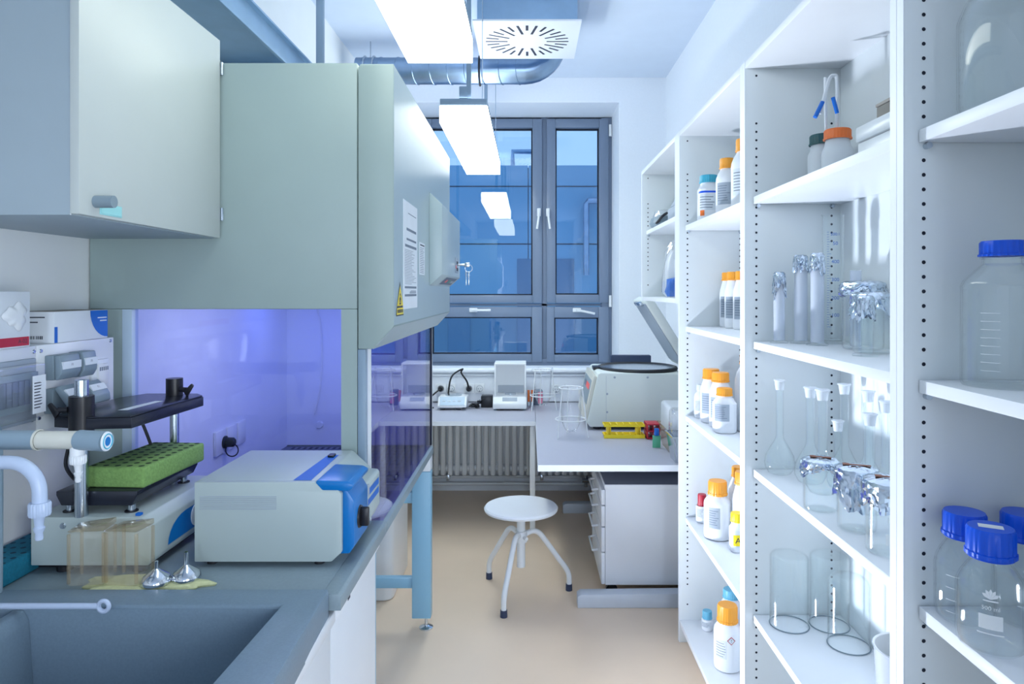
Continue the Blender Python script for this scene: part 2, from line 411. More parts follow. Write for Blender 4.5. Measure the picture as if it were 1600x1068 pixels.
t = thing('spiral_duct', 'round galvanised spiral duct crossing under the ceiling', 'duct', (-.5, 4.62, 3.06))
yd, zdu, rd = 4.62, 3.06, .088
pts = [(-1.16, yd, zdu), (-.02, yd, zdu)]
db = MB().tube(pts, rd, 32)
n = 9
for i in range(n + 1):
    x = -1.1 + i * .115
    db.ring((0, 0, 0), rd + .001, .0035, 40, 6, Matrix.Translation((x, yd, zdu)) @ Matrix.Rotation(PI / 2, 4, 'Y') @ Matrix.Rotation(.25, 4, 'X'))
part('pipe', db, M_zinc, t, world=True)
el = [(-.03 + .2 * math.sin(a * PI / 2 / 8), yd, zdu + .2 - .2 * math.cos(a * PI / 2 / 8)) for a in range(9)]
part('elbow', MB().tube(el + [(el[-1][0], yd, ZC - .001)] if el[-1][2] < ZC - .002 else el[:-1], rd, 32), M_zinc, t, world=True)
for x in (-.33, -1.1, -1.04):
    part('clamp', MB().ring((0, 0, 0), rd + .006, .007, 40, 8, Matrix.Translation((x, yd, zdu)) @ Matrix.Rotation(PI / 2, 4, 'Y')), M_steel if x < -.5 else M_blackmat, t, world=True)
part('hanger_wire', MB().cyl((-1.07, yd, zdu + rd), (-1.07, yd, ZC), .004, n=8), M_steel, t, world=True)

t = thing('support_post', 'grey square steel post rising from safety cabinet to ceiling', 'post', (-.88, 3.0, 2.235))
part('post', MB().box(ax(495, 3.), ax(506, 3.), 2.985, 3.015, 2.235, ZC, .003), M_lamphouse, t, world=True)
part('foot_plate', MB().box(ax(490, 3.), ax(511, 3.), 2.96, 3.04, 2.22, 2.235, .003), M_lamphouse, t, world=True)

t = thing('cable_tray', 'pale blue metal cable tray running above the wall cabinets', 'cable tray', (-1.1, 2.2, 2.50))
part('side_rail', MB().box(-1.0, -.985, .2, 5.1, 2.497, 2.585, .002).box(-1.0, -.965, .2, 5.1, 2.58, 2.588), M_tray, t, world=True)
part('tray_floor', MB().box(XL, -1.0, .2, 5.1, 2.515, 2.522), M_tray, t, world=True)
for y in (1.45, 2.05, 2.85, 3.9):
    part('bracket', MB().box(XL, -1.01, y - .02, y + .02, 2.46, 2.514, .003), M_tray, t, world=True)
for y in (1.78,):
    part('end_clip', MB().box(-1.03, -1.001, y - .045, y + .045, 2.44, 2.514, .003), M_navy, t, 'dark clip', world=True)

# ================================================================ BENCH, SINK, CABINETS (left)
ZB = .916
BX0, BX1 = XL + .003, -.406
t = thing('lab_bench', 'grey topped laboratory bench along the left wall', 'bench', (-.83, 1.7, 0))
part('worktop', MB().box(BX0, -.446, 1.475, 1.95, ZB - .035, ZB, .002), M_bench, t, world=True)
part('front_lip', MB().prism([(-.446, ZB - .035), (-.446, ZB + .001), (-.412, ZB + .0005), (-.406, ZB - .006), (-.406, ZB - .036), (-.43, ZB - .036)], 'y', 1.475, 1.95, .0015), M_bench, t, world=True)
cab = MB().box(BX0, -.455, .35, 1.472, .08, .56).box(-.475, -.455, .35, 1.472, .56, ZB - .085).box(BX0, -.455, 1.478, 1.945, .08, ZB - .04)
part('carcass', cab, M_white, t, world=True)
part('plinth', MB().box(BX0, -.50, .35, 1.93, 0, .08), M_dark, t, world=True)
for y0, y1 in ((.36, .93), (.935, 1.50), (1.505, 1.943)):
    d = part('door', MB().box(-.455, -.436, y0, y1, .09, ZB - .075, .002), M_white, t, world=True)
    part('grip_rail', MB().box(-.447, -.424, y0, y1, ZB - .073, ZB - .045, .004), M_whiteedge, d, world=True)
part('tag', MB().box(-.4238, -.4232, 1.60, 1.62, ZB - .071, ZB - .048), M_ink, t, 'small dark tag', world=True)

# stoneware sink let into the near end of the bench
ZS = .93
t = thing('lab_sink', 'deep grey stoneware sink in the near end of the bench', 'sink', (-.8, 1.1, .60))
def slab(pts, z0, z1, b=.004): return MB().prism(pts, 'z', z0, z1, b)
yb0, yb1, yn0 = 1.395, 1.472, .50
part('rim', slab([(BX0, yb0), (BX0, yb1), (-.430, yb1), (-.392, yn0 - .15), (BX0, yn0 - .15), (BX0, yn0), (-.545, yn0), (-.506, yb0)], ZS - .072, ZS, .006), M_sink, t, world=True)
basin = MB().prism([(-.5072, yb0), (-.5462, yn0), (-.53, yn0), (-.49, yb0 + .012)], 'z', ZS - .33, ZS - .008)
basin.box(BX0, -.49, yb0 - .0012, yb0 + .014, ZS - .33, ZS - .008).box(BX0, -.53, yn0 - .014, yn0, ZS - .33, ZS - .07)
basin.box(BX0, -.49, yn0 - .014, yb0 + .014, ZS - .345, ZS - .33)
part('basin', basin, M_sink, t, world=True)
dv = MB().prism([(-1.06, ZS - .33), (-1.0, ZS - .33), (-1.018, ZS - .03), (-1.03, ZS - .008), (-1.05, ZS - .008), (-1.062, ZS - .03)], 'y', yn0, yb0, .006)
part('divider', dv, M_sink, t, world=True)
sd = MB().cyl((-1.258, 1.376, ZS + .006), (ax(154, 1.376), 1.376, ZS + .006), .0062, n=12)
sd.ring((0, 0, 0), .0105, .0045, 24, 8, Matrix.Translation((ax(162, 1.376), 1.376, ZS + .006)) @ Matrix.Rotation(PI / 2, 4, 'X'))
solo('stirring_rod', sd, M_paleblue, 'white plastic rod with ring end lying across the sink', 'rod', (-1.0, 1.376, ZS))

# wall cabinet above the bench
t = thing('wall_cabinet', 'pale wall cabinet with one big door above the bench', 'cabinet', (-1.07, 1.65, 1.72))
part('carcass', MB().box(BX0, -.899, 1.339, 1.945, 1.72, 2.283, .001), M_cabside, t, world=True)
d = part('door', MB().box(-.898, -.880, 1.336, 1.947, 1.722, 2.285, .0012), M_greige, t, 'pale grey door', world=True)
part('knob', MB().cyl((-.880, 1.387, 1.752), (-.842, 1.387, 1.752), .0125, n=28), M_greyplast, d, 'grey cylindrical knob', world=True)
part('label_holder', MB().box(-.880, -.8785, 1.40, 1.475, 1.728, 1.752, .0004).m(1).box(-.8786, -.8778, 1.403, 1.472, 1.731, 1.749), [M_aqua, M_aqua], d, 'aqua label card', world=True)
part('edge_strip', MB().box(-.8985, -.897, 1.3375, 1.3395, 1.72, 2.285), M_whiteedge, t, world=True)
for z in (1.79, 2.205):
    part('hinge', MB().box(-.888, -.872, 1.9475, 1.952, z - .018, z + .018, .001).cyl((-.876, 1.9495, z - .018), (-.876, 1.9495, z + .018), .004, n=10), M_steel, t, world=True)

# ================================================================ SAFETY CABINET
Y0, Y1 = 1.956, 3.34
t = bsc = thing('safety_cabinet', 'large grey biological safety cabinet glowing violet inside', 'safety cabinet', (-.85, 2.65, 0))
side = MB()
wx0, wx1, wzt = -1.137, -.537, 1.519
side.box(BX0, wx0, Y0, Y0 + .03, .80, wzt).box(BX0, -.4915, Y0, Y0 + .03, wzt, 2.225, .004).box(wx1, -.4915, Y0, Y0 + .03, .80, wzt).box(wx0, wx1, Y0, Y0 + .03, .80, .835)
side.box(BX0, -.4915, Y0 + .03, Y1 - .02, 1.64, 2.22)
part('body', side, M_bscside, t, 'grey-green sheet metal housing', world=True)
part('window_frame', MB().box(wx0 - .026, wx0 + .002, Y0 - .003, Y0 + .03, .84, wzt, .001), M_screen, t, world=True)
part('side_window', MB().box(wx0, wx1, Y0 + .012, Y0 + .017, .835, wzt), M_side, t, world=True)
part('far_panel', MB().box(BX0, -.4915, Y1 - .025, Y1, .80, 2.22), M_bscside, t, world=True)
part('back_panel', MB().box(BX0, -1.172, Y0 + .03, Y1 - .025, .80, 1.64), M_whiteedge, t, 'white inner back wall', world=True)
part('inner_end_panel', MB().box(-1.172, -.5, Y1 - .03, Y1 - .025, .826, 1.64), M_whiteedge, t, world=True)
hp = [(-.489, 1.405), (-.489, 2.212), (-.482, 2.222), (-.387, 2.222), (-.387, 1.469), (-.447, 1.405)]
part('front_head', MB().m(1).prism(hp, 'y', Y0 + .0004, Y1 - .0004, .0025).m(0).box(-.389, -.3862, Y0 + .004, Y1 - .004, 1.473, 2.218), [M_bscfront, M_bscside], t, 'pale grey front fascia', world=True)
part('fascia_underside', MB().prism([(-.387, 1.4685), (-.386, 1.4685), (-.4465, 1.4042), (-.4475, 1.4046)], 'y', Y0 + .003, Y1 - .003), M_bscfront, t, world=True)
ws = MB().box(-1.17, -.5, Y0 + .03, Y1 - .03, .80, .822)
ws.m(1)
k = 0
while -1.13 + k * .028 < -.53:
    x = -1.13 + k * .028
    for y in [Y0 + .08 + j * .06 for j in range(21)]: ws.poly((x, y, .8225), (x + .014, y, .8225), (x + .014, y + .04, .8225), (x, y + .04, .8225))
    k += 1
part('work_surface', ws, [M_darksteel, M_slot], t, 'perforated steel work surface', world=True)
part('front_sill', MB().prism([(-.50, .80), (-.50, .838), (-.492, .846), (-.462, .842), (-.453, .834), (-.453, .802), (-.46, .798)], 'y', Y0, 3.24, .001), M_bench, t, world=True)
part('front_jamb', MB().box(-.4905, -.4685, Y0 + .002, Y0 + .03, .846, 1.404, .002), M_lamphouse, t, world=True)
sg = part('sash_window', MB().box(-.467, -.461, Y0 + .035, 3.215, .846, 1.44), M_sash, t, 'tinted sliding glass sash', world=True)
part('sash_rail', MB().box(-.468, -.459, Y0 + .028, Y0 + .036, .846, 1.404), M_enamel, sg, world=True)
part('sash_rail', MB().box(-.470, -.457, 3.215, 3.232, .846, 1.44), M_gasket, sg, world=True)
part('sash_rail', MB().box(-.470, -.457, 3.232, 3.243, .73, 1.44), M_enamel, sg, world=True)
part('uv_tube', MB().cyl((-.80, Y0 + .25, 1.60), (-.80, Y1 - .25, 1.60), .014), M_uv, t, 'glowing violet tube', world=True)
part('inner_ceiling', MB().box(-1.172, -.4915, Y0 + .03, Y1 - .03, 1.635, 1.64), M_whiteedge, t, world=True)
# sockets on the inner back wall
for x0, x1 in ((333, 349), (351.5, 366), (368, 380)):
    ya, yb = (F * -1.172 / (x0 - VX)), (F * -1.172 / (x1 - VX))
    part('socket', MB().box(-1.172, -1.160, ya, yb, .955, 1.045, .003), M_enamel, t, world=True)
yc = F * -1.172 / (346 - VX)
pg = thing('power_plug', 'black plug in the socket inside the safety cabinet', 'plug', (-1.16, yc, .99))
part('body', MB().lathe([(0, 0), (.024, 0), (.024, .006), (.019, .01), (.018, .034), (.012, .04), (0, .04)], n=24, M=Matrix.Translation((-1.16, yc, .995)) @ Matrix.Rotation(PI / 2, 4, 'Y')), M_black, pg, world=True)
part('pull_loop', MB().ring((0, 0, 0), .024, .0025, 28, 6, Matrix.Translation((-1.132, yc, .965)) @ Matrix.Rotation(PI / 2, 4, 'X')), M_black, pg, world=True)
part('valve_disc', MB().cyl((ax(500, Y1 - .03), Y1 - .031, az(663, Y1 - .03)), (ax(500, Y1 - .03), Y1 - .045, az(663, Y1 - .03)), .018, .014), M_enamel, t, world=True)
yy = Y1 - .036
part('hose', MB().tube([(ax(x, yy), yy, az(y, yy)) for x, y in ((494, 478), (501, 505), (503, 550), (501, 600), (495, 632), (490, 648))], .0035, 8, spline=5), M_enamel, t, 'thin white hose', world=True)
# stand under the cabinet
for X0, X1, ya in ((-.541, -.4535, 3.16), (-1.22, -1.14, 3.16), (-.541, -.4585, 2.0), (-1.22, -1.14, 2.0)):
    lg = part('leg', MB().box(X0, X1, ya, ya + .055, .055, .795 if ya < 3 else .735, .004), M_legblue, t, 'pale blue square leg', world=True)
    xm = X1 - .025
    part('levelling_foot', MB().cyl((xm, ya + .028, .012), (xm, ya + .028, .056), .008).lathe([(0, 0), (.032, 0), (.032, .006), (.012, .014), (0, .014)], (xm, ya + .028, 0), 28), M_chrome, lg, 'chrome levelling foot', world=True)
for y in (3.165, 2.005):
    part('brace', MB().box(-1.14, -.541, y + .008, y + .045, .19, .238, .003), M_legblue, t, 'pale blue brace', world=True)
part('brace', MB().box(-1.14, -.541, 3.173, 3.21, .585, .635, .003), M_legblue, t, 'pale blue brace', world=True)
part('leg_bracket', MB().box(-.541, -.456, 3.162, 3.232, .735, .797, .004), M_enamel, t, world=True)
# fascia: control box, papers, warning triangle
XF = -.3862
cb = part('control_box', MB().prism([(XF, 1.592), (XF, 1.957), (-.336, 1.909), (-.336, 1.636)], 'y', 2.655, 3.335, .002), M_bscfront, t, world=True)
kp = MB().box(-.336, -.3345, 3.12, 3.24, 1.655, 1.725, .0004).m(1).box(-.3345, -.3335, 3.14, 3.16, 1.675, 1.69)
for i in range(2):
    for j in range(3): kp.m(2).box(-.3345, -.3337, 3.17 + j * .022, 3.185 + j * .022, 1.665 + i * .03, 1.68 + i * .03)
part('key_panel', kp, [M_greylabel, M_ledr, M_ink], cb, world=True)
Ms = Matrix.Translation((-.361, 3.05, 1.6135)) @ Matrix.Rotation(math.atan2(1.592 - 1.636, XF + .336), 4, 'Y')
dn = (Vector((.044, 0, -.05))).normalized()
ds = MB()
def und(u, v, o):   # point of the sloping underside: u along Y, v across (0 back .. 1 front)
    p = Vector((XF, 0, 1.592)).lerp(Vector((-.336, 0, 1.636)), v) + dn * o
    return (p.x, u, p.z)
ds.poly(und(2.86, .2, .001), und(3.28, .2, .001), und(3.28, .85, .001), und(2.86, .85, .001))
ds.m(1).poly(und(2.95, .4, .0016), und(3.0, .4, .0016), und(3.0, .65, .0016), und(2.95, .65, .0016))
ds.m(2).poly(und(3.06, .4, .0016), und(3.11, .4, .0016), und(3.11, .65, .0016), und(3.06, .65, .0016))
for k in range(4): ds.m(3).poly(und(3.14 + k * .03, .4, .0016), und(3.155 + k * .03, .4, .0016), und(3.155 + k * .03, .6, .0016), und(3.14 + k * .03, .6, .0016))
part('display', ds, [M_dark, M_ledr, M_ledg, M_label], cb, 'dark display with red and green lamps', world=True)
ky = thing('key_ring', 'bunch of keys hanging from the safety cabinet control box', 'keys', (-.33, 3.2, 1.69))
part('key', MB().cyl((-.3345, 3.2, 1.694), (-.285, 3.2, 1.694), .005, n=10).box(-.30, -.276, 3.194, 3.206, 1.684, 1.704, .002), M_chrome, ky, world=True)
part('ring', MB().ring((0, 0, 0), .017, .0018, 28, 6, Matrix.Translation((-.281, 3.2, 1.678)) @ Matrix.Rotation(PI / 2, 4, 'X')), M_chrome, ky, world=True)
part('key', MB().box(-.284, -.277, 3.185, 3.215, 1.636, 1.663, .003).box(-.283, -.278, 3.196, 3.204, 1.60, 1.638, .001), M_chrome, ky, world=True)
part('key', MB().box(-.296, -.290, 3.187, 3.213, 1.640, 1.664, .003).box(-.295, -.291, 3.196, 3.204, 1.598, 1.642, .001), M_chrome, ky, world=True)

def sheet(y0, y1, z0, z1, lines, name, label):
    m = MB().box(XF, XF + .0012, y0, y1, z0, z1); W_, h_ = y1 - y0, z1 - z0
    for u0, u1, v0, v1, mi in lines: m.m(mi).poly((XF + .0016, y0 + u0 * W_, z1 - v1 * h_), (XF + .0016, y0 + u1 * W_, z1 - v1 * h_), (XF + .0016, y0 + u1 * W_, z1 - v0 * h_), (XF + .0016, y0 + u0 * W_, z1 - v0 * h_))
    return solo(name, m, [M_paper, M_ink, M_greyink], label, 'notice', (XF, (y0 + y1) / 2, z0))
ln = [(.2, .9, .245, .27, 2), (.2, .9, .34, .36, 2), (.1, .92, .40, .425, 2), (.08, .92, .79, .81, 2), (.08, .92, .865, .885, 2), (.3, .9, .1, .108, 2)]
for k in range(22):
    v = .45 + k * .015
    ln.append((.08, .55 + .37 * random.random(), v, v + .0035, 2))
for k in range(4): ln.append((.4 + .1 * random.random(), .9, .83 + k * .008, .834 + k * .008, 2))
sheet(2.10, 2.36, 1.515, 1.855, ln, 'notice_sheet', 'printed operating notice taped to the safety cabinet front, large sheet')
ln = [(.1, .9, .06, .1, 1)] + [(.08, .9 - .3 * random.random(), .16 + k * .055, .175 + k * .055, 2) for k in range(15)]
sheet(2.41, 2.53, 1.63, 1.745, ln, 'notice_sheet', 'small printed list taped beside the cabinet control box')
ws = MB()
ws.poly((XF + .001, 1.985, 1.497), (XF + .001, 2.105, 1.497), (XF + .001, 2.045, 1.60))
ws.m(1).poly((XF + .0016, 1.997, 1.527), (XF + .0016, 2.093, 1.527), (XF + .0016, 2.045, 1.588))
ws.poly((XF + .0016, 1.992, 1.501), (XF + .0016, 2.098, 1.501), (XF + .0016, 2.094, 1.521), (XF + .0016, 1.996, 1.521))
ws.m(0)
for a in (90, 210, 330):
    cy, cz = 2.045 + .0085 * math.cos(math.radians(a)), 1.545 + .0085 * math.sin(math.radians(a))
    ws.ring((0, 0, 0), .0085, .0022, 20, 4, Matrix.Translation((XF + .0018, cy, cz)) @ Matrix.Rotation(PI / 2, 4, 'Y') @ Matrix.Diagonal((1, 1, .15, 1)))
ws.ring((0, 0, 0), .007, .0014, 20, 4, Matrix.Translation((XF + .0018, 2.045, 1.545)) @ Matrix.Rotation(PI / 2, 4, 'Y') @ Matrix.Diagonal((1, 1, .15, 1)))
for k in range(7): ws.poly((XF + .002, 2.003 + k * .0125, 1.506), (XF + .002, 2.012 + k * .0125, 1.506), (XF + .002, 2.012 + k * .0125, 1.516), (XF + .002, 2.003 + k * .0125, 1.516))
solo('warning_sticker', ws, [M_black, M_yellow], 'yellow and black triangular warning sticker on cabinet front', 'sticker', (XF, 2.045, 1.497))

# white bin beyond the stand
bn = MB().prism([(-.98, 3.46), (-.98, 3.92), (-.71, 3.92), (-.69, 3.90), (-.69, 3.50), (-.70, 3.47), (-.73, 3.455)], 'z', .0, .70, .012, 3)
solo('waste_bin', bn, M_enamel, 'tall white bin on the floor behind the pale blue stand', 'bin', (-.83, 3.7, 0))
# ================================================================ LEFT BENCH THINGS
# power panel on the wall
XP = -1.157
t = thing('socket_box', 'white wall box with breaker window and grey flip-lid sockets', 'power panel', (XP, 1.5, 1.22))
zt, zb_ = 1.443, 1.238
ys = F * XP / (57 - VX)
part('housing', MB().box(XL + .003, XP, .75, ys - .001, zb_, zt, .003).box(XL + .003, XP, ys + .001, F * XP / (178 - VX), zb_, zt, .003), M_enamel, t, world=True)
def py(x): return F * XP / (x - VX)
for x, y in ((53, 549), (64, 548), (172.5, 532), (50, 656), (61, 653)):
    Y = py(x); part('screw', MB().lathe([(0, .002), (.004, .002), (.005, 0), (0, 0)], n=14, M=Matrix.Translation((XP, Y, az(y, Y))) @ Matrix.Rotation(PI / 2, 4, 'Y')), M_steel, t, world=True)
yb0_, yb1_ = 1.10, py(52)
bz0, bz1 = 1.268, 1.415
bk = MB().box(XP, XP + .008, yb0_, yb1_, bz0, bz1, .003)
part('breaker_frame', bk, M_greylabel, t, world=True)
rw = MB().box(XP + .008, XP + .02, yb0_ + .01, yb1_ - .012, 1.30, 1.385)
for k in range(9): rw.m(1).box(XP + .02, XP + .026, yb1_ - .045 - k * .018 - .016, yb1_ - .045 - k * .018, 1.315, 1.37, .001)
part('breaker_row', rw, [M_greyplast, M_dark], t, world=True)
part('breaker_cover', MB().box(XP + .006, XP + .034, yb0_, yb1_ - .003, bz0 + .012, bz1 - .01, .006), M_film, t, 'clear hinged cover', world=True)
cd = MB().box(XP + .0345, XP + .0352, yb1_ - .05, yb1_ - .008, 1.292, 1.378)
for k in range(9): cd.m(1).poly((XP + .0356, yb1_ - .046, 1.36 - k * .007), (XP + .0356, yb1_ - .018 - .012 * random.random(), 1.36 - k * .007), (XP + .0356, yb1_ - .018 - .012 * random.random(), 1.3625 - k * .007), (XP + .0356, yb1_ - .046, 1.3625 - k * .007))
part('circuit_card', cd, [M_paper, M_ink], t, 'white printed circuit card', world=True)
def flip_socket(x0, x1, yt, yb, opened):
    ya, yb2 = py(x0), py(x1); ym = (ya + yb2) / 2; z1, z0 = az(yt, ym), az(yb, ym)
    s = part('socket', MB().box(XP, XP + .022, ya, yb2, z0, z1, .003), M_greyplast, t, 'grey flip-lid socket', world=True)
    pr = [(0, 0), (.012, .0), (.018, -.03), (.017, -(z1 - z0) * .75), (.008, -(z1 - z0)), (0, -(z1 - z0))]
    R = Matrix.Translation((XP + .022, 0, z1)) @ Matrix.Rotation(-.62 if opened else 0, 4, 'Y')
    part('lid', MB().prism(pr, 'y', ya + .003, yb2 - .003, .003, M=R), M_greyplast, s, world=True)
    lb = MB().box(.0135, .0195, ya + .006, yb2 - .006, -.034, -.016, M=R)
    lb.m(1).text('F1', .009, lambda u, v: R @ Vector((.0199, ym + u, -.025 + v)))
    part('label_strip', lb, [M_label, M_ink], s, 'white label strip', world=True)
flip_socket(69, 104, 553, 591, False); flip_socket(106, 130, 548, 587, False)
flip_socket(68, 105, 604, 642, True); flip_socket(108, 136, 598, 636, True)
ya, yb2 = py(140), py(166); ym = (ya + yb2) / 2
s = part('data_socket', MB().box(XP, XP + .008, ya, yb2, az(608, ym), az(561, ym), .002), M_paper, t, world=True)
z0, z1 = az(600, ym), az(568, ym)
dm = MB().box(XP + .008, XP + .013, ya + .018, yb2 - .012, z0, z1, .001)
for k in range(5): dm.m(1).box(XP + .013, XP + .0134, ya + .022 + k * .008, ya + .027 + k * .008, z1 - .018, z1 - .008)
part('port', dm, [M_enamel, M_greyink], s, world=True)

# cartons on the panel
t = thing('tissue_carton', 'white carton with red stripe and pulled tissue, at the left edge', 'carton', (XP - .04, 1.45, zt))
x0, x1, y0, y1 = XL + .004, -1.148, 1.33, 1.572
c = MB().box(x0, x1, y0, y1, zt + .0005, zt + .127, .0015)
c.m(1).poly((x1 + .0006, y0, zt + .004), (x1 + .0006, y1 - .004, zt + .004), (x1 + .0006, y1 - .004, zt + .024), (x1 + .0006, y0, zt + .024))
c.m(2).text('A-02', .014, lambda u, v: Vector((x1 + .001, 1.548 + u, zt + .014 + v)))
part('box', c, [M_paper, M_red, M_ink], t, world=True)
def crump(r, z, a): return (r * (1 + .18 * math.sin(3 * a + z * 60) + .1 * math.sin(7 * a)), z)
part('tissue', MB().lathe([(.026, 0), (.029, .003), (.026, .006), (.018, .009), (.010, .010), (0, .009)], n=36, fn=crump, M=Matrix.Translation((x1, 1.525, zt + .072)) @ Matrix.Rotation(PI / 2, 4, 'Y') @ Matrix.Diagonal((1.0, 1.15, 1, 1))), M_enamel, t, 'crumpled white tissue', world=True)

t = thing('glove_carton', 'white carton with bright blue curved corner, on the power panel', 'carton', (XP - .04, 1.76, zt))
y0, y1, zh = 1.664, 1.876, zt + .077
x1 = -1.157
c = MB().box(XL + .004, x1, y0, y1, zt + .0005, zh, .0012)
xx = x1 + .0006
cv = [(xx, y1 - .001, zh - .001), (xx, y1 - .075, zh - .001)] + [(xx, y1 - .075 + .074 * (1 - math.cos(k * PI / 16)), zh - .001 - .072 * math.sin(k * PI / 16)) for k in range(1, 9)]
c.m(1).poly(*cv)
c.poly((xx, y0 + .001, zt + .001), (xx, y0 + .012, zt + .001), (xx, y0 + .012, zt + .040), (xx, y0 + .001, zt + .040))
for k in range(2): c.m(3).poly((xx + .0004, y1 - .045 + k * .01, zh - .022 - k * .008), (xx + .0004, y1 - .006, zh - .022 - k * .008), (xx + .0004, y1 - .006, zh - .019 - k * .008), (xx + .0004, y1 - .045 + k * .01, zh - .019 - k * .008))
yy = y0 - .0006
for v, a, b in ((.012, .0, .075), (.024, .0, .058), (.036, .0, .016), (.047, .0, .022)): c.m(2).poly((XL + .008 + a, yy, zh - v - .003), (XL + .008 + b, yy, zh - v - .003), (XL + .008 + b, yy, zh - v), (XL + .008 + a, yy, zh - v))
for k in range(16):
    w = .0012 + .0018 * random.random(); c.poly((XL + .012 + k * .0042, yy, zt + .01), (XL + .012 + k * .0042 + w, yy, zt + .01), (XL + .012 + k * .0042 + w, yy, zt + .018), (XL + .012 + k * .0042, yy, zt + .018))
part('box', c, [M_paper, M_blue2, M_ink, M_paper], t, world=True)
fl = MB().box(XL + .02, x1 - .002, y0 + .004, y1 - .01, zh, zh + .0012)
part('open_flap', fl, M_cardbrown, t, world=True)

# taps on the wall
t = thing('water_tap', 'grey and cream cylindrical lab tap reaching out over the sink', 'tap', (-1.137, 1.448, .9305))
Yt, zt_ = 1.33, az(687, 1.33)
xe = ax(172, Yt); xa, xb = ax(62, Yt), ax(124, Yt)
part('arm', MB().tube([(-1.10, Yt, zt_), (xa, Yt, zt_)], .0185, 32), M_greytap, t, world=True)
part('riser', MB().tube([(-1.137, 1.448, .9305), (-1.137, 1.448, zt_ - .03), (-1.133, 1.42, zt_ - .004), (-1.12, 1.36, zt_), (-1.10, Yt, zt_), (-1.09, Yt, zt_)], .0175, 24, spline=5), M_greytap, t, world=True)
part('collar', MB().cyl((xa - .004, Yt, zt_), (xa, Yt, zt_), .0205, n=32), M_cream, t, world=True)
part('valve_body', MB().cyl((xa, Yt, zt_), (xb, Yt, zt_), .0175, n=32), M_cream, t, 'cream valve body', world=True)
h = part('handle', MB().cyl((xb, Yt, zt_), (xe, Yt - .012, zt_), .0192, n=32), M_greytap, t, 'grey twist handle', world=True)
R = Matrix.Translation((xe + .0004, Yt - .012, zt_)) @ Matrix.Rotation(PI / 2, 4, 'Y') @ Matrix.Rotation(.0, 4, 'X')
part('cap_badge', MB().lathe([(.0188, 0), (.0182, .0022), (.0135, .0026), (0, .0026)], n=32, M=R).m(1).lathe([(.0088, .0027), (.0085, .003), (0, .003)], n=28, M=R).m(2).ring((0, 0, .0028), .014, .0012, 28, 5, R), [M_whiteedge, M_blue, M_teal], h, 'white badge with a blue centre', world=True)
xn = ax(122, Yt)
def rib(k, amp):
    return lambda r, z, a: (r * (1 + amp * (1 if math.sin(k * a) > 0 else -1)), z)
part('outlet_neck', MB().cyl((xn - .002, Yt, zt_ - .012), (xn - .002, Yt, zt_ - .032), .0125, n=24), M_enamel, t, world=True)
part('outlet_nut', MB().lathe([(0, -.046), (.0135, -.046), (.0145, -.042), (.0145, -.032), (.0125, -.029), (0, -.029)], (xn, Yt, zt_), 60, rib(20, .025)), M_enamel, t, 'white knurled nut', world=True)
noz = [(0, -.082), (.0045, -.082), (.0055, -.078), (.0045, -.072), (.0065, -.068), (.0075, -.064), (.0055, -.062), (.0065, -.052), (.0085, -.046), (0, -.046)]
part('hose_nozzle', MB().lathe(noz, (xn, Yt, zt_), 24), M_enamel, t, 'white ribbed nozzle', world=True)

t = thing('gooseneck_tap', 'pale blue gooseneck tap bending down at the left edge', 'tap', (-1.138, 1.412, .9305))
Yg = 1.25; zg = az(722, Yg); xg = ax(62, Yg)
part('riser', MB().tube([(-1.138, 1.412, .9305), (-1.138, 1.412, zg - .05), (-1.138, 1.385, zg - .022), (-1.136, 1.30, zg - .006), (-1.125, Yg + .01, zg), (-1.10, Yg, zg)], .0122, 20, spline=5), M_paleblue, t, world=True)
part('spout', MB().tube([(-1.12, Yg, zg), (xg - .055, Yg, zg)] + [(xg - .055 + .055 * math.sin(k * PI / 16), Yg, zg - .055 + .055 * math.cos(k * PI / 16)) for k in range(1, 9)] + [(xg, Yg, az(790, Yg))], .0122, 20), M_paleblue, t, world=True)
part('outlet_nut', MB().lathe([(0, -.012), (.0165, -.012), (.0178, -.008), (.0178, .010), (.016, .013), (0, .013)], (xg, Yg, az(795, Yg)), 60, rib(20, .025)), M_paleblue, t, world=True)
part('hose_nozzle', MB().lathe([(0, -.056), (.006, -.056), (.0068, -.052), (.006, -.044), (.0082, -.04), (.0095, -.034), (.007, -.031), (.0085, -.018), (.0105, -.012), (0, -.012)], (xg - .001, Yg, az(795, Yg)), 24), M_paleblue, t, world=True)

# foam racks
def foam(name, label, x0, x1, y0, y1, z0, z1, mats, nx, ny, hr, rz=0.0):
    cx, cy = (x0 + x1) / 2, (y0 + y1) / 2; w, d = (x1 - x0) / 2, (y1 - y0) / 2
    t = thing(name, label, 'foam rack', (cx, cy, z0), rz=rz)
    part('foam_block', MB().box(-w, w, -d, d, 0, z1 - z0, .006, 3), mats[0], t)
    h = MB()
    for i in range(nx):
        for j in range(ny):
            X, Y = -w + (i + .5) * 2 * w / nx, -d + (j + .5) * 2 * d / ny
            h.lathe([(hr, .0004), (0, .0004)], (X, Y, z1 - z0), 16)
    part('hole_pattern', h, mats[1], t, 'dark round holes')
    return t
ZBT = .9165
foam('foam_rack', 'teal foam tube rack on the bench at the left edge', -1.25, -1.156, 1.50, 1.78, ZBT, .966, (M_foamteal, M_tealhole), 4, 9, .006)
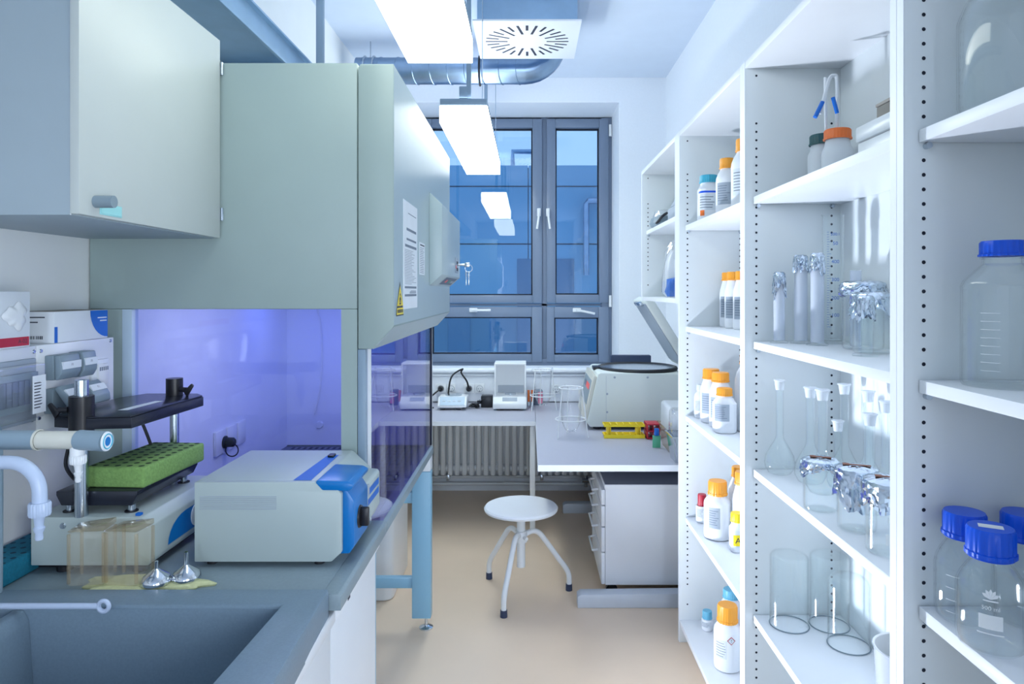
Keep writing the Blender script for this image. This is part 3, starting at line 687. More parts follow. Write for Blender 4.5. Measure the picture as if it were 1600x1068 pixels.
# shaker
sx0, sx1, sy0, sy1 = -1.150, -.873, 1.576, 1.935
zs0, zs1 = .937, 1.049
t = thing('tube_shaker', 'white laboratory shaker with black upper plate and steel poles', 'shaker', ((sx0 + sx1) / 2, (sy0 + sy1) / 2, ZBT))
part('base', MB().prism([(sx0, zs0), (sx0, zs1), (sx1 - .02, zs1), (sx1, zs1 - .022), (sx1, zs0 + .012), (sx1 - .006, zs0)], 'y', sy0, sy1, .003), M_device, t, world=True)
part('underframe', MB().box(sx0 + .01, sx1 - .015, sy0 + .012, sy1 - .01, zs0 - .008, zs0), M_black, t, world=True)
for x in (sx0 + .06, sx1 - .04):
    for y in (sy0 + .03, sy1 - .04): part('foot', MB().cyl((x, y, ZBT), (x, y, zs0 - .007), .017), M_blackmat, t, world=True)
bl = [(sx1 + .001, sy0 + .075, zs0 + .02)] + [(sx1 + .001, sy0 + .075 + .085 * (1 - math.cos(k * PI / 12)), zs0 + .02 + .058 * math.sin(k * PI / 12)) for k in range(1, 7)] + [(sx1 + .001, sy1 - .02, zs0 + .078), (sx1 + .001, sy1 - .02, zs0 + .02)]
part('blue_panel', MB().poly(*bl), M_blue, t, 'blue curved control panel', world=True)
kn = part('control_dial', MB().cyl((sx1 + .001, 1.79, zs0 + .05), (sx1 + .003, 1.79, zs0 + .05), .028, n=28), M_label, t, world=True)
part('knob', MB().cyl((sx1 + .003, 1.79, zs0 + .05), (sx1 + .022, 1.79, zs0 + .05), .012, .010, n=20).m(1).box(sx1 + .0215, sx1 + .0235, 1.787, 1.793, zs0 + .05, zs0 + .061), [M_black, M_blue2], kn, 'black knob', world=True)
for x in (-1.075, -1.035):
    part('screw', MB().lathe([(0, .003), (.006, .003), (.0075, 0), (0, 0)], n=18, M=Matrix.Translation((x, sy0, zs1 - .02 if x < -1.05 else zs1 - .02)) @ Matrix.Rotation(PI / 2, 4, 'X')), M_steel, t, world=True)
part('led', MB().box(sx1 - .04, sx1 - .028, sy0 + .008, sy0 + .02, zs1, zs1 + .006, .001), M_blue2, t, world=True)
# lower tray on four posts
tx0, tx1, ty0, ty1 = -1.108, -.918, 1.60, 1.895
lo = [(tx0 + .012, 1.068), (tx0, 1.092), (tx0, 1.102), (tx1, 1.102), (tx1, 1.092), (tx1 - .012, 1.068)]
part('lower_tray', MB().prism(lo, 'y', ty0, ty1, .002), M_plate, t, 'black lower tray', world=True)
for x in (tx0 + .02, tx1 - .024):
    for y in (ty0 + .02, ty1 - .03): part('post', MB().cyl((x, y, zs1 - .001), (x, y, 1.069), .0085).m(1).cyl((x, y, zs1 - .0005), (x, y, zs1 + .0025), .015), [M_steel, M_blackmat], t, world=True)
# poles, clamps, upper plate
pa, pb = (-1.040, 1.588), (-.992, 1.912)
part('pole', MB().cyl((pa[0], pa[1], zs1 - .001), (pa[0], pa[1], 1.364), .0145, n=28), M_steel, t, 'steel pole', world=True)
part('pole', MB().cyl((pb[0], pb[1], zs1 - .001), (pb[0], pb[1], 1.296), .012, n=28), M_steel, t, 'steel pole', world=True)
up = [(-1.112, 1.60), (-1.02, 1.572), (-.922, 1.585), (-.905, 1.90), (-.935, 1.935), (-1.085, 1.935), (-1.118, 1.86)]
part('upper_plate', MB().prism(up, 'z', 1.252, 1.277, .001).prism([(x * 1.0 + (.003 if x < -1 else -.003), y) for x, y in up], 'z', 1.2775, 1.281, .001).m(1).poly((-1.00, 1.66, 1.2814), (-.975, 1.66, 1.2814), (-.963, 1.80, 1.2814), (-.985, 1.80, 1.2814)), [M_plate, M_label], t, 'black six-sided upper plate', world=True)
for (x, y), z0, z1, dr in ((pa, 1.236, 1.327, -1), (pb, 1.281, 1.327, 1)):
    cl = part('clamp', MB().cyl((x, y, z0), (x, y, z1), .026 if dr < 0 else .022, n=32), M_black, t, 'black pole clamp', world=True)
    xs = x + dr * .024
    part('wing_screw', MB().cyl((xs, y - .012, z1 - .03), (xs + dr * .018, y - .018, z1 - .03), .007).prism([(xs + dr * .012, z1 - .035), (xs + dr * .018, z1 - .028), (xs + dr * .034, z1 - .012), (xs + dr * .04, z1 - .018), (xs + dr * .022, z1 - .05)], 'y', y - .024, y - .016, .002), M_black, cl, world=True)
part('cable', MB().tube([(-1.10, 1.64, 1.252), (-1.105, 1.64, 1.20), (-1.115, 1.645, 1.15), (-1.10, 1.66, 1.11), (-1.085, 1.67, 1.103)], .0042, 8, spline=6), M_blackmat, t, 'black cable', world=True)
part('cable', MB().tube([(-1.07, 1.86, 1.252), (-1.05, 1.87, 1.19), (-1.03, 1.875, 1.13), (-1.02, 1.88, 1.103)], .0042, 8, spline=6), M_blackmat, t, 'black cable', world=True)
foam('foam_rack', 'green foam tube rack with rows of holes, on the shaker tray', -1.052, -.905, 1.625, 1.895, 1.1025, 1.152, (M_foamgreen, M_foamhole), 5, 10, .0068, rz=-.06)

# white-and-blue device
bx0, bx1, by0, by1, bz0, bz1 = -.7925, -.444, 1.617, 1.945, .929, 1.118
t = thing('benchtop_device', 'pale grey benchtop device with blue front and black dial', 'lab device', ((bx0 + bx1) / 2, (by0 + by1) / 2, ZBT))
pf = [(bx0, bz0), (bx0, bz1), (-.507, bz1), (-.489, bz1 - .019), (-.451, bz1 - .019), (-.444, bz1 - .028), (-.444, bz0 + .022), (-.468, bz0)]
bm_ = MB().prism(pf, 'y', by0, by0 + .018, .003)
pf2 = [(bx0, bz0), (bx0, bz1), (-.50, bz1), (-.452, bz1 - .045), (-.452, bz0 + .02), (-.475, bz0)]
bm_.prism(pf2, 'y', by0 + .012, by1, .003)
for k in range(7): bm_.m(1).box(ax(312, by0), ax(432, by0), by0 - .0012, by0 + .001, az(776 + 3.2 * k, by0), az(775 + 3.2 * k, by0))
part('housing', bm_, [M_device, M_greylabel], t, world=True)
for x in (bx0 + .03, bx1 - .06):
    for y in (by0 + .03, by1 - .03): part('foot', MB().cyl((x, y, ZBT), (x, y, bz0 + .001), .012), M_blackmat, t, world=True)
cp = [(-.506, bz1 - .002), (-.503, bz1 + .004), (-.43, bz1 + .001), (-.417, bz1 - .006), (-.417, bz1 - .014), (-.425, bz1 - .022), (-.489, bz1 - .021)]
part('front_lid', MB().prism(cp, 'y', by0 + .002, 1.775, .003), M_blue, t, 'glossy blue lid', world=True)
part('front_panel', MB().prism([(-.455, bz0 + .012), (-.455, bz1 - .020), (-.436, bz1 - .022), (-.418, bz1 - .052), (-.418, bz0 + .03), (-.43, bz0 + .012)], 'y', by0 + .019, 1.775, .004), M_blue, t, 'glossy blue front', world=True)
lp = MB().prism([(-.455, bz0 + .01), (-.455, bz1 - .05), (-.43, bz1 - .052), (-.424, bz1 - .06), (-.424, bz0 + .04), (-.44, bz0 + .01)], 'y', 1.776, by1, .003)
for k, (za, zb2) in enumerate(((.10, .118), (.075, .092))):
    lp.m(1).poly((-.4234, 1.80, bz0 + za), (-.4234, 1.93, bz0 + za), (-.4234, 1.93, bz0 + zb2), (-.4234, 1.80, bz0 + zb2))
part('label_panel', lp, [M_device, M_blue2], t, 'white panel with blue lettering strips', world=True)
ds = MB().box(-.4245, -.419, 1.78, 1.80, bz1 - .085, bz1 - .055, .001)
part('sticker', ds, M_greylabel, t, world=True)
Rk = Matrix.Translation((-.418, 1.69, bz0 + .085)) @ Matrix.Rotation(PI / 2, 4, 'Y')
dl = part('dial', MB().lathe([(0, .004), (.026, .004), (.028, 0), (0, 0)], n=32, M=Rk), M_black, t, 'black dial', world=True)
part('dial_grip', MB().box(-.415, -.395, 1.682, 1.698, bz0 + .062, bz0 + .108, .004), M_black, dl, world=True)
tp = [( -.5635, 1.632), (-.520, 1.632), (-.524, 1.885), (-.554, 1.885)]
sp = part('top_strip', MB().poly(*[(x, y, bz1 + .0006) for x, y in tp]), M_blue2, t, 'blue strip on the top', world=True)
part('switch', MB().box(-.547, -.530, 1.855, 1.88, bz1 + .0006, bz1 + .007, .002), M_black, sp, 'black rocker switch', world=True)

# staining jars, cloth, funnels on the bench behind the sink
cl = MB()
def ragged(r, z, a): return (r * (1 + .12 * math.sin(3 * a + 1) + .07 * math.sin(8 * a) + .04 * math.sin(13 * a)), z)
cl.lathe([(0, 0), (.072, 0), (.074, .004), (.066, .011), (.04, .013), (0, .012)], n=60, fn=ragged, M=Matrix.Translation((-.857, 1.512, ZBT)) @ Matrix.Diagonal((1.85, .60, 1, 1)))
solo('cleaning_cloth', cl, M_sponge, 'pale yellow folded cloth under the clear jars', 'cloth', (-.857, 1.512, ZBT))
def jar(cx, cy, rz, label):
    t = thing('rectangular_jar', label, 'jar', (cx, cy, ZBT + .0135), 'clear rectangular jars', rz=rz)
    w, d, h = .037, .030, .118
    b = MB().box(-w, w, -d, d, 0, h, .005, 3)
    part('body', b, M_amber, t, 'clear smoky plastic walls')
    part('sloped_lid', MB().prism([(-w, h), (w, h), (w, h + .012), (-w, h + .003)], 'y', -d, d, .002), M_amberedge, t, 'amber tinted lid')
    for sx in (-1, 1):
        for sy in (-1, 1):
            e = MB().box(sx * (w - .002) - .003, sx * (w - .002) + .003, sy * (d - .002) - .003, sy * (d - .002) + .003, .006, h - .004, .001)
            part('edge_strip', e, M_amberedge, t, 'amber tinted corner')
    return t
jar(-.966, 1.512, .14, 'clear smoky rectangular jar, left one of the pair on yellow cloth')
jar(-.883, 1.512, -.10, 'clear smoky rectangular jar beside the steel funnels, right one of pair')
def funnel(cx, cy, hh, label):
    z0 = ZBT + (.0135 if cx < -.80 else .012)
    t = thing('steel_funnel', label, 'funnel', (cx, cy, z0), 'upturned steel funnels')
    part('cone', MB().lathe([(.030, 0), (.031, .002), (.030, .008), (.026, .016), (.009, .028), (.0045, .032)], n=36), M_chrome, t)
    part('stem', MB().cyl((0, 0, .030), (0, 0, hh), .0045, .004, n=16), M_chrome, t)
funnel(-.818, 1.500, .048, 'small upturned steel funnel half hidden by the sink rim')
funnel(-.765, 1.525, .060, 'larger upturned steel funnel near the pale grey device')
# ================================================================ BACK DESKS, RADIATOR, STOOL
ZD = .73
t = thing('window_desk', 'lilac grey desk running along the window over the radiator', 'desk', (-.5, 4.78, 0))
part('desk_top', MB().box(-1.2, .044, 4.41, 5.165, ZD - .028, ZD, .001), M_desk, t, world=True)
part('edge_band', MB().box(-1.2, .044, 4.4085, 4.41, ZD - .028, ZD), M_whiteedge, t, 'white front edge', world=True)
for x, y in ((.008, 4.43), (-1.19, 4.43), (.008, 5.10), (-1.19, 5.10)):
    lg = part('leg', MB().box(x, x + .035, y, y + .035, .03, ZD - .029, .003), M_enamel, t, world=True)
    part('foot', MB().cyl((x + .0175, y + .0175, 0), (x + .0175, y + .0175, .031), .012), M_greyplast, lg, world=True)
DX0, DX1 = .046, 1.06
t = thing('return_desk', 'lilac grey desk on grey C-shaped feet carrying the centrifuge', 'desk', (.55, 4.2, 0))
part('desk_top', MB().box(DX0, DX1, 3.302, 5.165, ZD - .028, ZD, .001), M_desk, t, world=True)
part('edge_band', MB().box(DX0, DX1, 3.30, 3.302, ZD - .03, ZD + .0003).box(DX0 - .0018, DX0, 3.30, 4.40, ZD - .03, ZD + .0003), M_whiteedge, t, 'white front edge', world=True)
for y in (3.385, 4.83):
    part('foot', MB().prism([(.243, 0), (.243, .055), (.26, .066), (1.04, .075), (1.04, 0)], 'y', y, y + .07, .003), M_cfoot, t, 'grey C-shaped foot', world=True)
    part('leg', MB().box(.97, 1.04, y + .008, y + .062, .07, ZD - .029, .003), M_cfoot, t, world=True)
# radiator
rd = thing('radiator', 'white column radiator below the window desk', 'radiator', (0, 5.25, .15))
for k in range(34):
    x = -.98 + k * .0545
    part('column', MB().box(x - .019, x + .019, 5.20, 5.29, .165, .672, .012, 3), M_enamel, rd, world=True)
part('header', MB().cyl((-1.0, 5.25, .215), (.85, 5.25, .215), .028), M_enamel, rd, world=True)
part('header', MB().cyl((-1.0, 5.25, .625), (.85, 5.25, .625), .028), M_enamel, rd, world=True)
part('gap_fill_plate', MB().box(-.98, .82, 5.262, 5.275, .18, .66), M_enamel, rd, world=True)  # flat plate in place of rear columns, added to brighten the gaps
for x in (-.62, .1, .7): part('wall_bracket', MB().box(x - .012, x + .012, 5.235, YB - .022, .12, .165, .003), M_steel, rd, world=True)
part('vent_plug', MB().cyl((.87, 5.25, .215), (.845, 5.25, .215), .02), M_steel, rd, world=True)
vl = part('valve', MB().cyl((.44, 5.25, .07), (.44, 5.25, .17), .014).cyl((.41, 5.25, .12), (.47, 5.25, .12), .02), M_steel, rd, 'metal valve', world=True)
part('pipe', MB().tube([(-1.2, 5.33, .125), (.95, 5.33, .125)], .012, 12).tube([(-1.2, 5.33, .07), (.95, 5.33, .07)], .012, 12), M_enamel, rd, world=True)

# pedestal
t = thing('drawer_pedestal', 'white drawer pedestal on castors under the return desk', 'drawer unit', (.65, 3.75, 0))
px0, py0, py1, pz0, pz1 = .392, 3.49, 4.0, .07, .583
part('carcass', MB().box(px0, .98, py0, py1, pz0, pz1 - .022, .002), M_white, t, world=True)
part('top_panel', MB().box(px0 - .004, .985, py0 - .003, py1, pz1 - .022, pz1, .002).m(1).poly((px0, py0 + .002, pz1 + .0004), (.98, py0 + .002, pz1 + .0004), (.98, py1, pz1 + .0004), (px0, py1, pz1 + .0004)), [M_white, M_inlay], t, 'white top with dark inlay', world=True)
zz = [pz0, .235, .365, .475, pz1 - .025]
for a, b in zip(zz, zz[1:]):
    d = part('drawer', MB().box(px0 - .02, px0 - .001, py0 + .002, py1 - .002, a + .003, b - .003, .003), M_white, t, world=True)
    zc = b - .04
    part('handle', MB().tube([(px0 - .02, py0 + .15, zc), (px0 - .05, py0 + .155, zc - .005), (px0 - .05, py1 - .155, zc - .005), (px0 - .02, py1 - .15, zc)], .006, 8), M_enamel, d, world=True)
for x in (.43, .93):
    for y in (py0 + .05, py1 - .05):
        part('castor', MB().cyl((x, y - .012, .03), (x, y + .012, .03), .03, n=20).box(x - .012, x + .012, y - .014, y + .014, .03, pz0 + .002), M_black, t, world=True)

# stool
t = thing('lab_stool', 'white round three-legged stool on the beige floor', 'stool', (-.04, 3.53, 0))
part('seat', MB().lathe([(0, .452), (.06, .45), (.165, .45), (.186, .456), (.189, .466), (.182, .474), (.14, .474), (.07, .468), (0, .466)], (-.039, 3.49, 0), 56), M_enamel, t, world=True)
part('column', MB().cyl((-.039, 3.49, .165), (-.039, 3.49, .455), .0215, n=28), M_enamel, t, world=True)
part('hub', MB().cyl((-.039, 3.49, .292), (-.039, 3.49, .348), .031, n=28).cyl((-.039, 3.49, .32), (-.01, 3.445, .32), .009), M_enamel, t, world=True)
for (fx_, fy_) in ((-.216, 3.735), (.212, 3.59), (-.12, 3.295)):
    dx, dy = fx_ + .039, fy_ - 3.49
    P = lambda f, z: (-.039 + dx * f, 3.49 + dy * f, z)
    lg = part('leg', MB().tube([P(.06, .325), P(.22, .338), P(.36, .326), P(.5, .28), P(.78, .175), P(.93, .12), P(1.0, .075), P(1.0, .012)], .0135, 14, spline=5), M_enamel, t, 'bent white tube leg', world=True)
    part('rubber_foot', MB().cyl(P(1, 0), P(1, .034), .0175, .0165, n=24), M_navy, lg, 'dark rubber foot', world=True)

# sockets on the ledge
def wall_socket(x0, x1, y0, y1, label):
    Y = 5.168; X0, X1, z0, z1 = ax(x0, Y), ax(x1, Y), az(y1, Y), az(y0, Y); cx, cz = (X0 + X1) / 2, (z0 + z1) / 2
    t = thing('wall_socket', label, 'socket', (cx, 5.168, cz), 'sockets on the window ledge')
    part('cover_plate', MB().box(X0, X1, 5.158, 5.1695, z0, z1, .003), M_enamel, t, world=True)
    Rm = Matrix.Translation((cx, 5.1575, cz)) @ Matrix.Rotation(PI / 2, 4, 'X')
    part('socket_well', MB().lathe([(.024, 0), (.022, -.004), (0, -.005)], n=24, M=Rm).m(1).ring((0, 0, .0005), .0235, .0012, 28, 5, Rm).box(cx - .012, cx - .007, 5.1545, 5.157, cz - .003, cz + .003).box(cx + .007, cx + .012, 5.1545, 5.157, cz - .003, cz + .003).box(cx - .003, cx + .003, 5.1545, 5.157, cz - .022, cz - .014), [M_label, M_greyink], t, world=True)
    return (cx, cz)
sA = wall_socket(681, 697, 599, 614, 'white wall socket with plug, leftmost on the window ledge')
sB = wall_socket(698, 712, 599, 614, 'empty white wall socket behind the small balance, second from the left')
sC = wall_socket(725, 741, 599, 614, 'white wall socket taking the arched black cable')
sD = wall_socket(742, 757, 599, 614, 'empty white wall socket beside the analytical balance')
sE = wall_socket(862, 876, 600, 615, 'white wall socket behind the rear wire stand')
# balances and cables
z = ZD
def plug(m, c): return m.cyl((c[0], 5.157, c[1]), (c[0], 5.125, c[1]), .021, .017, n=20)
Yb = 4.86
t = thing('power_cable', 'black mains cable arching up from the small balance to a socket', 'cable', (-.55, 5.0, z))
part('plug', plug(MB(), sC), M_black, t, world=True)
part('cord', MB().tube([(sC[0], 5.12, sC[1]), (sC[0] - .01, 5.10, sC[1] + .06), (sC[0] - .05, 5.07, sC[1] + .13), (-.49, 5.05, sC[1] + .16), (-.565, 5.03, sC[1] + .11), (-.59, 5.03, sC[1] + .0), (-.592, 5.03, z + .006)], .0065, 10, spline=7), M_black, t, world=True)
t = thing('power_cable', 'short black cable in the leftmost socket on the window ledge', 'cable', (-.68, 5.0, z))
part('plug', plug(MB(), sA), M_black, t, world=True)
part('cord', MB().tube([(sA[0], 5.12, sA[1]), (sA[0] - .03, 5.09, sA[1] - .02), (sA[0] - .09, 5.05, z + .03), (sA[0] - .10, 4.95, z + .006), (sA[0] - .02, 4.90, z + .006)], .006, 10, spline=7), M_black, t, world=True)
t = thing('power_adapter', 'black power adapter with tangled leads beside the analytical balance', 'adapter', (-.33, 4.95, z))
part('block', MB().box(-.345, -.262, 4.93, 5.02, z + .0005, z + .085, .006), M_black, t, world=True)
w = MB(); rr = random.Random(3)
for k in range(5):
    p = [(-.345, 4.95, z + .03)]
    for j in range(9): p.append((-.355 - .008 * j + rr.uniform(-.02, .02), 4.93 + rr.uniform(-.06, .07), z + .006 + rr.uniform(0, .05) * (1 - j / 10)))
    w.tube(p, .0036, 8, spline=4)
part('leads', w, M_black, t, world=True)
t = thing('precision_balance', 'small flat white top-loading balance on the window desk', 'balance', (-.555, 4.9, z))
bx = lambda x: ax(x, 4.83)
part('base', MB().box(bx(687), bx(723), 4.83, 5.0, z + .012, z + .055, .008).prism([(4.815, z + .02), (4.815, z + .034), (4.86, z + .088), (5.0, z + .088), (5.0, z + .02)], 'x', bx(684), bx(729), .006), M_enamel, t, world=True)
part('foot', MB().box(bx(687), bx(695), 4.84, 4.87, z + .0005, z + .013), M_black, t, world=True)
part('foot', MB().box(bx(712), bx(720), 4.84, 4.87, z + .0005, z + .013), M_black, t, world=True)
kp = MB().prism([(4.8145, z + .038), (4.859, z + .0905), (4.862, z + .0885), (4.8165, z + .036)], 'x', bx(687), bx(726))
for k in range(4): kp.m(1).box(bx(691 + k * 8), bx(696 + k * 8), 4.832, 4.842, z + .061, z + .066)
part('keypad', kp, [M_screen, M_whiteedge], t, world=True)
part('weighing_pan', MB().cyl((bx(706), 4.95, z + .088), (bx(706), 4.95, z + .094), .06, n=32), M_steel, t, 'steel weighing pan', world=True)

t = thing('analytical_balance', 'white analytical balance with tall glass draught shield', 'balance', (-.13, 4.92, z))
q = lambda x: ax(x, 4.82)
part('base', MB().prism([(4.80, z + .012), (4.80, z + .05), (4.84, z + .095), (5.05, z + .095), (5.05, z + .012)], 'x', q(770), q(823), .008), M_enamel, t, world=True)
for x in (q(774), q(819)):
    for y in (4.83, 5.02): part('foot', MB().cyl((x, y, z + .0005), (x, y, z + .013), .012), M_greyplast, t, world=True)
part('display', MB().prism([(4.813, z + .0675), (4.833, z + .09), (4.8345, z + .0885), (4.8145, z + .066)], 'x', q(785), q(808)), M_greylabel, t, world=True)
sh = part('draught_shield', MB().box(q(773), q(821), 4.845, 4.848, z + .095, z + .318).box(q(773), q(773) + .003, 4.848, 5.03, z + .095, z + .318).box(q(821) - .003, q(821), 4.848, 5.03, z + .095, z + .318), M_film, t, 'glass draught shield', world=True)
part('shield_frame', MB().box(q(772), q(822), 4.84, 5.035, z + .318, z + .331, .003).box(q(772), q(772) + .012, 4.838, 4.85, z + .095, z + .32, .002).box(q(822) - .012, q(822), 4.838, 4.85, z + .095, z + .32, .002), M_enamel, sh, world=True)
part('rear_wall', MB().box(q(773), q(821), 5.028, 5.036, z + .095, z + .325).m(1).box(q(776), q(818), 5.02, 5.027, z + .097, z + .150), [M_enamel, M_greylabel], t, world=True)
part('weighing_pan', MB().cyl((q(797), 4.94, z + .095), (q(797), 4.94, z + .106), .04, n=28), M_steel, t, world=True)

# wire bag stands
def bag_stand(cx, cy, label):
    t = thing('wire_bag_stand', label, 'bag stand', (cx, cy, z + .0005), 'wire waste-bag stands')
    part('top_ring', MB().ring((0, 0, .285), .068, .0036, 36, 8), M_enamel, t)
    part('lower_ring', MB().ring((0, 0, .105), .088, .0036, 36, 8), M_enamel, t)
    for k in range(3):
        a = 2 * PI * k / 3 - 2.45
        P = lambda r, zz: (r * math.cos(a), r * math.sin(a), zz)
        part('leg', MB().cyl(P(.068, .287), P(.102, .004), .0037, n=10), M_enamel, t)
    def cr(r, zz, a): return (r * (1 + .07 * math.sin(5 * a + zz * 40) + .05 * math.sin(9 * a - zz * 30)), zz + .006 * math.sin(4 * a))
    part('clear_bag', MB().lathe([(0, .035), (.03, .04), (.05, .09), (.058, .16), (.058, .24), (.064, .285), (.072, .292), (.076, .275)], n=40, fn=cr), M_film, t, 'clear plastic bag')
bag_stand(.243, 3.93, 'white wire stand with clear bag, near one beside the centrifuge')
bag_stand(.10, 4.83, 'white wire stand with clear bag, rear one beside the analytical balance')
# markers and a small bottle behind
for k, x in enumerate((826, 831.5)):
    X = ax(x, 5.02); solo('marker_pen', MB().cyl((X, 5.02, z + .0005), (X, 5.02, z + .115), .0085, n=16).m(1).cyl((X, 5.02, z + .0005), (X, 5.02, z + .03), .0092, n=16), [M_orange2, M_label], ('orange marker pen standing right beside the analytical balance', 'orange marker pen standing next to the rear wire stand')[k], 'marker', (X, 5.02, z), 'standing orange markers')
X = ax(841, 5.07)
t = thing('small_can', 'small dark can with pink label behind the rear wire stand', 'can', (X, 5.07, z + .0005))
part('can', MB().lathe([(0, 0), (.034, 0), (.036, .003), (.036, .1), (.028, .112), (0, .112)], n=28), M_dark, t)
part('label', MB().patch(.0365, -1.6, -.5, .012, .098), M_pink, t, 'pink label')

# centrifuge
t = thing('centrifuge', 'large pale grey centrifuge with open lid and black bowl rim', 'centrifuge', (.66, 4.4, z))
cy0, cy1 = 4.13, 4.65
body = [(.352, z + .045), (.372, z + .02), (.95, z + .02), (.955, z + .03), (.955, 1.062), (.945, 1.07), (.435, 1.078), (.42, 1.07)]
part('housing', MB().prism(body, 'y', cy0, cy1, .008, 3), M_centri, t, world=True)
for x in (.42, .9):
    for y in (cy0 + .06, cy1 - .06): part('foot', MB().cyl((x, y, z + .0005), (x, y, z + .022), .025), M_blackmat, t, world=True)
sv = Vector((.42 - .352, 0, 1.07 - z - .045)).normalized(); nv = Vector((-sv.z, 0, sv.x))
Rp = Matrix(((nv.x, 0, sv.x, .352), (0, 1, 0, 0), (nv.z, 0, sv.z, z + .045), (0, 0, 0, 1)))
cp = MB().box(0, .022, cy0 + .012, cy1 - .012, .01, .285, .004, M=Rp)
part('control_panel', cp, M_cream, t, 'cream control panel', world=True)
dp = MB().box(.022, .0235, cy0 + .05, cy1 - .05, .10, .25, M=Rp).m(1).box(.0235, .0245, cy0 + .1, cy1 - .22, .185, .22, M=Rp).m(2).box(.0235, .0245, cy0 + .28, cy1 - .12, .185, .22, M=Rp)
part('display', dp, [M_greyplast, M_ledr, M_dark], t, 'grey keypad with red display', world=True)
cxr, cyr, rr_ = .698, 4.39, .252
part('bowl_rim', MB().lathe([(rr_ - .03, 1.082), (rr_ - .012, 1.094), (rr_, 1.09), (rr_ + .004, 1.08), (rr_, 1.070), (rr_ - .03, 1.07)], (cxr, cyr, 0), 64).box(cxr - rr_ - .035, cxr - rr_ + .02, cyr - .05, cyr + .05, 1.07, 1.09, .003), M_black, t, 'black bowl rim', world=True)
part('rotor_bowl', MB().lathe([(rr_ - .018, 1.084), (rr_ - .05, 1.0835), (.06, 1.082), (0, 1.083)], (cxr, cyr, 0), 64), M_steel, t, 'grey metal bowl', world=True)
for x, zz in ((.475, .95), (.475, .84), (.52, 1.05), (.72, 1.05)):
    sc_ = MB().lathe([(0, .002), (.006, .0015), (.007, 0), (0, 0)], n=12, M=Matrix.Translation((x, cy0, zz)) @ Matrix.Rotation(PI / 2, 4, 'X'))
    part('panel_screw', sc_, M_greylabel, t, world=True)
part('panel_seam', MB().box(.468, .4695, cy0 - .0008, cy0 + .001, z + .03, 1.06), M_greylabel, t, world=True)
th = math.radians(58)
Rl = Matrix.Translation((.965, 0, 1.095)) @ Matrix.Rotation(th, 4, 'Y')
ld = part('lid', MB().box(-.49, .0, cy0 + .03, cy1 - .03, .0, .055, .012, 3, M=Rl), M_centri, t, 'open lid', world=True)
part('lid_liner', MB().box(-.47, -.03, cy0 + .05, cy1 - .05, -.004, .001, M=Rl), M_greylabel, ld, world=True)
part('lid_latch', MB().box(-.485, -.46, cy0 + .15, cy1 - .15, -.02, .0, .003, M=Rl).ring((-.475, cy0 + .10, -.012), .012, .003, 16, 6, Rl), M_steel, ld, world=True)
part('gas_strut', MB().cyl((.93, cy0 + .02, 1.075), Rl @ Vector((-.10, cy0 + .025, .012)), .007), M_greyplast, t, world=True)
# dark panel standing behind
solo('standing_board', MB().box(.595, .885, 4.93, 4.99, z + .0005, 1.108, .006), M_navy, 'dark navy flat panel standing behind the centrifuge', 'panel', (.74, 4.96, z))

# tube racks
t = thing('tube_rack', 'yellow two-tier plastic test-tube rack in front of the centrifuge', 'tube rack', (.55, 3.93, z))
x0, x1, y0, y1 = .43, .665, 3.90, 3.985
for z0, nm in ((.012, 'lower_tier'), (.07, 'upper_tier')):
    m = MB()
    for k in range(7): m.box(x0 + k * (x1 - x0 - .006) / 6, x0 + .006 + k * (x1 - x0 - .006) / 6, y0, y1, z + z0, z + z0 + .008)
    for y in (y0, (y0 + y1) / 2 - .003, y1 - .006): m.box(x0, x1, y, y + .006, z + z0, z + z0 + .009)
    if nm == 'lower_tier': m.box(x0, x1, y0, y1, z + z0, z + z0 + .003)
    m.box(x0, x1, y0 - .001, y0 + .002, z + z0 - (.011 if nm == 'lower_tier' else .004), z + z0 + .01)
    part(nm, m, M_yellow, t, world=True)
for x in (x0 + .02, x1 - .045):
    part('end_wall', MB().box(x, x + .006, y0 + .01, y1 - .01, z + .0005, z + .072).box(x + .018, x + .022, y0 + .01, y1 - .01, z + .0005, z + .072).box(x, x + .02, y0 + .03, y0 + .034, z + .0005, z + .072), M_yellow, t, world=True)
t = thing('tube_rack', 'red plastic tube rack between yellow rack and metal containers', 'tube rack', (.70, 3.92, z))
m = MB()
for z0 in (.002, .042, .08): m.box(.672, .745, 3.87, 3.98, z + z0, z + z0 + .008, .002)
part('tier', m, M_red, t, world=True)
for x in (.672, .738): part('end_wall', MB().box(x, x + .007, 3.87, 3.98, z + .0005, z + .086, .002), M_red, t, world=True)
part('cross_wall', MB().box(.703, .709, 3.872, 3.978, z + .0005, z + .086), M_red, t, world=True)
t = thing('pen_clip', 'blue clip with hanging mint green tag on the metal container', 'tag', (.687, 3.665, z))
part('clip', MB().box(.675, .70, 3.655, 3.675, z + .066, z + .105, .005), M_blue2, t, world=True)
part('tag', MB().box(.665, .708, 3.664, 3.667, z + .001, z + .068, .001), M_grn, t, 'mint green tag', world=True)
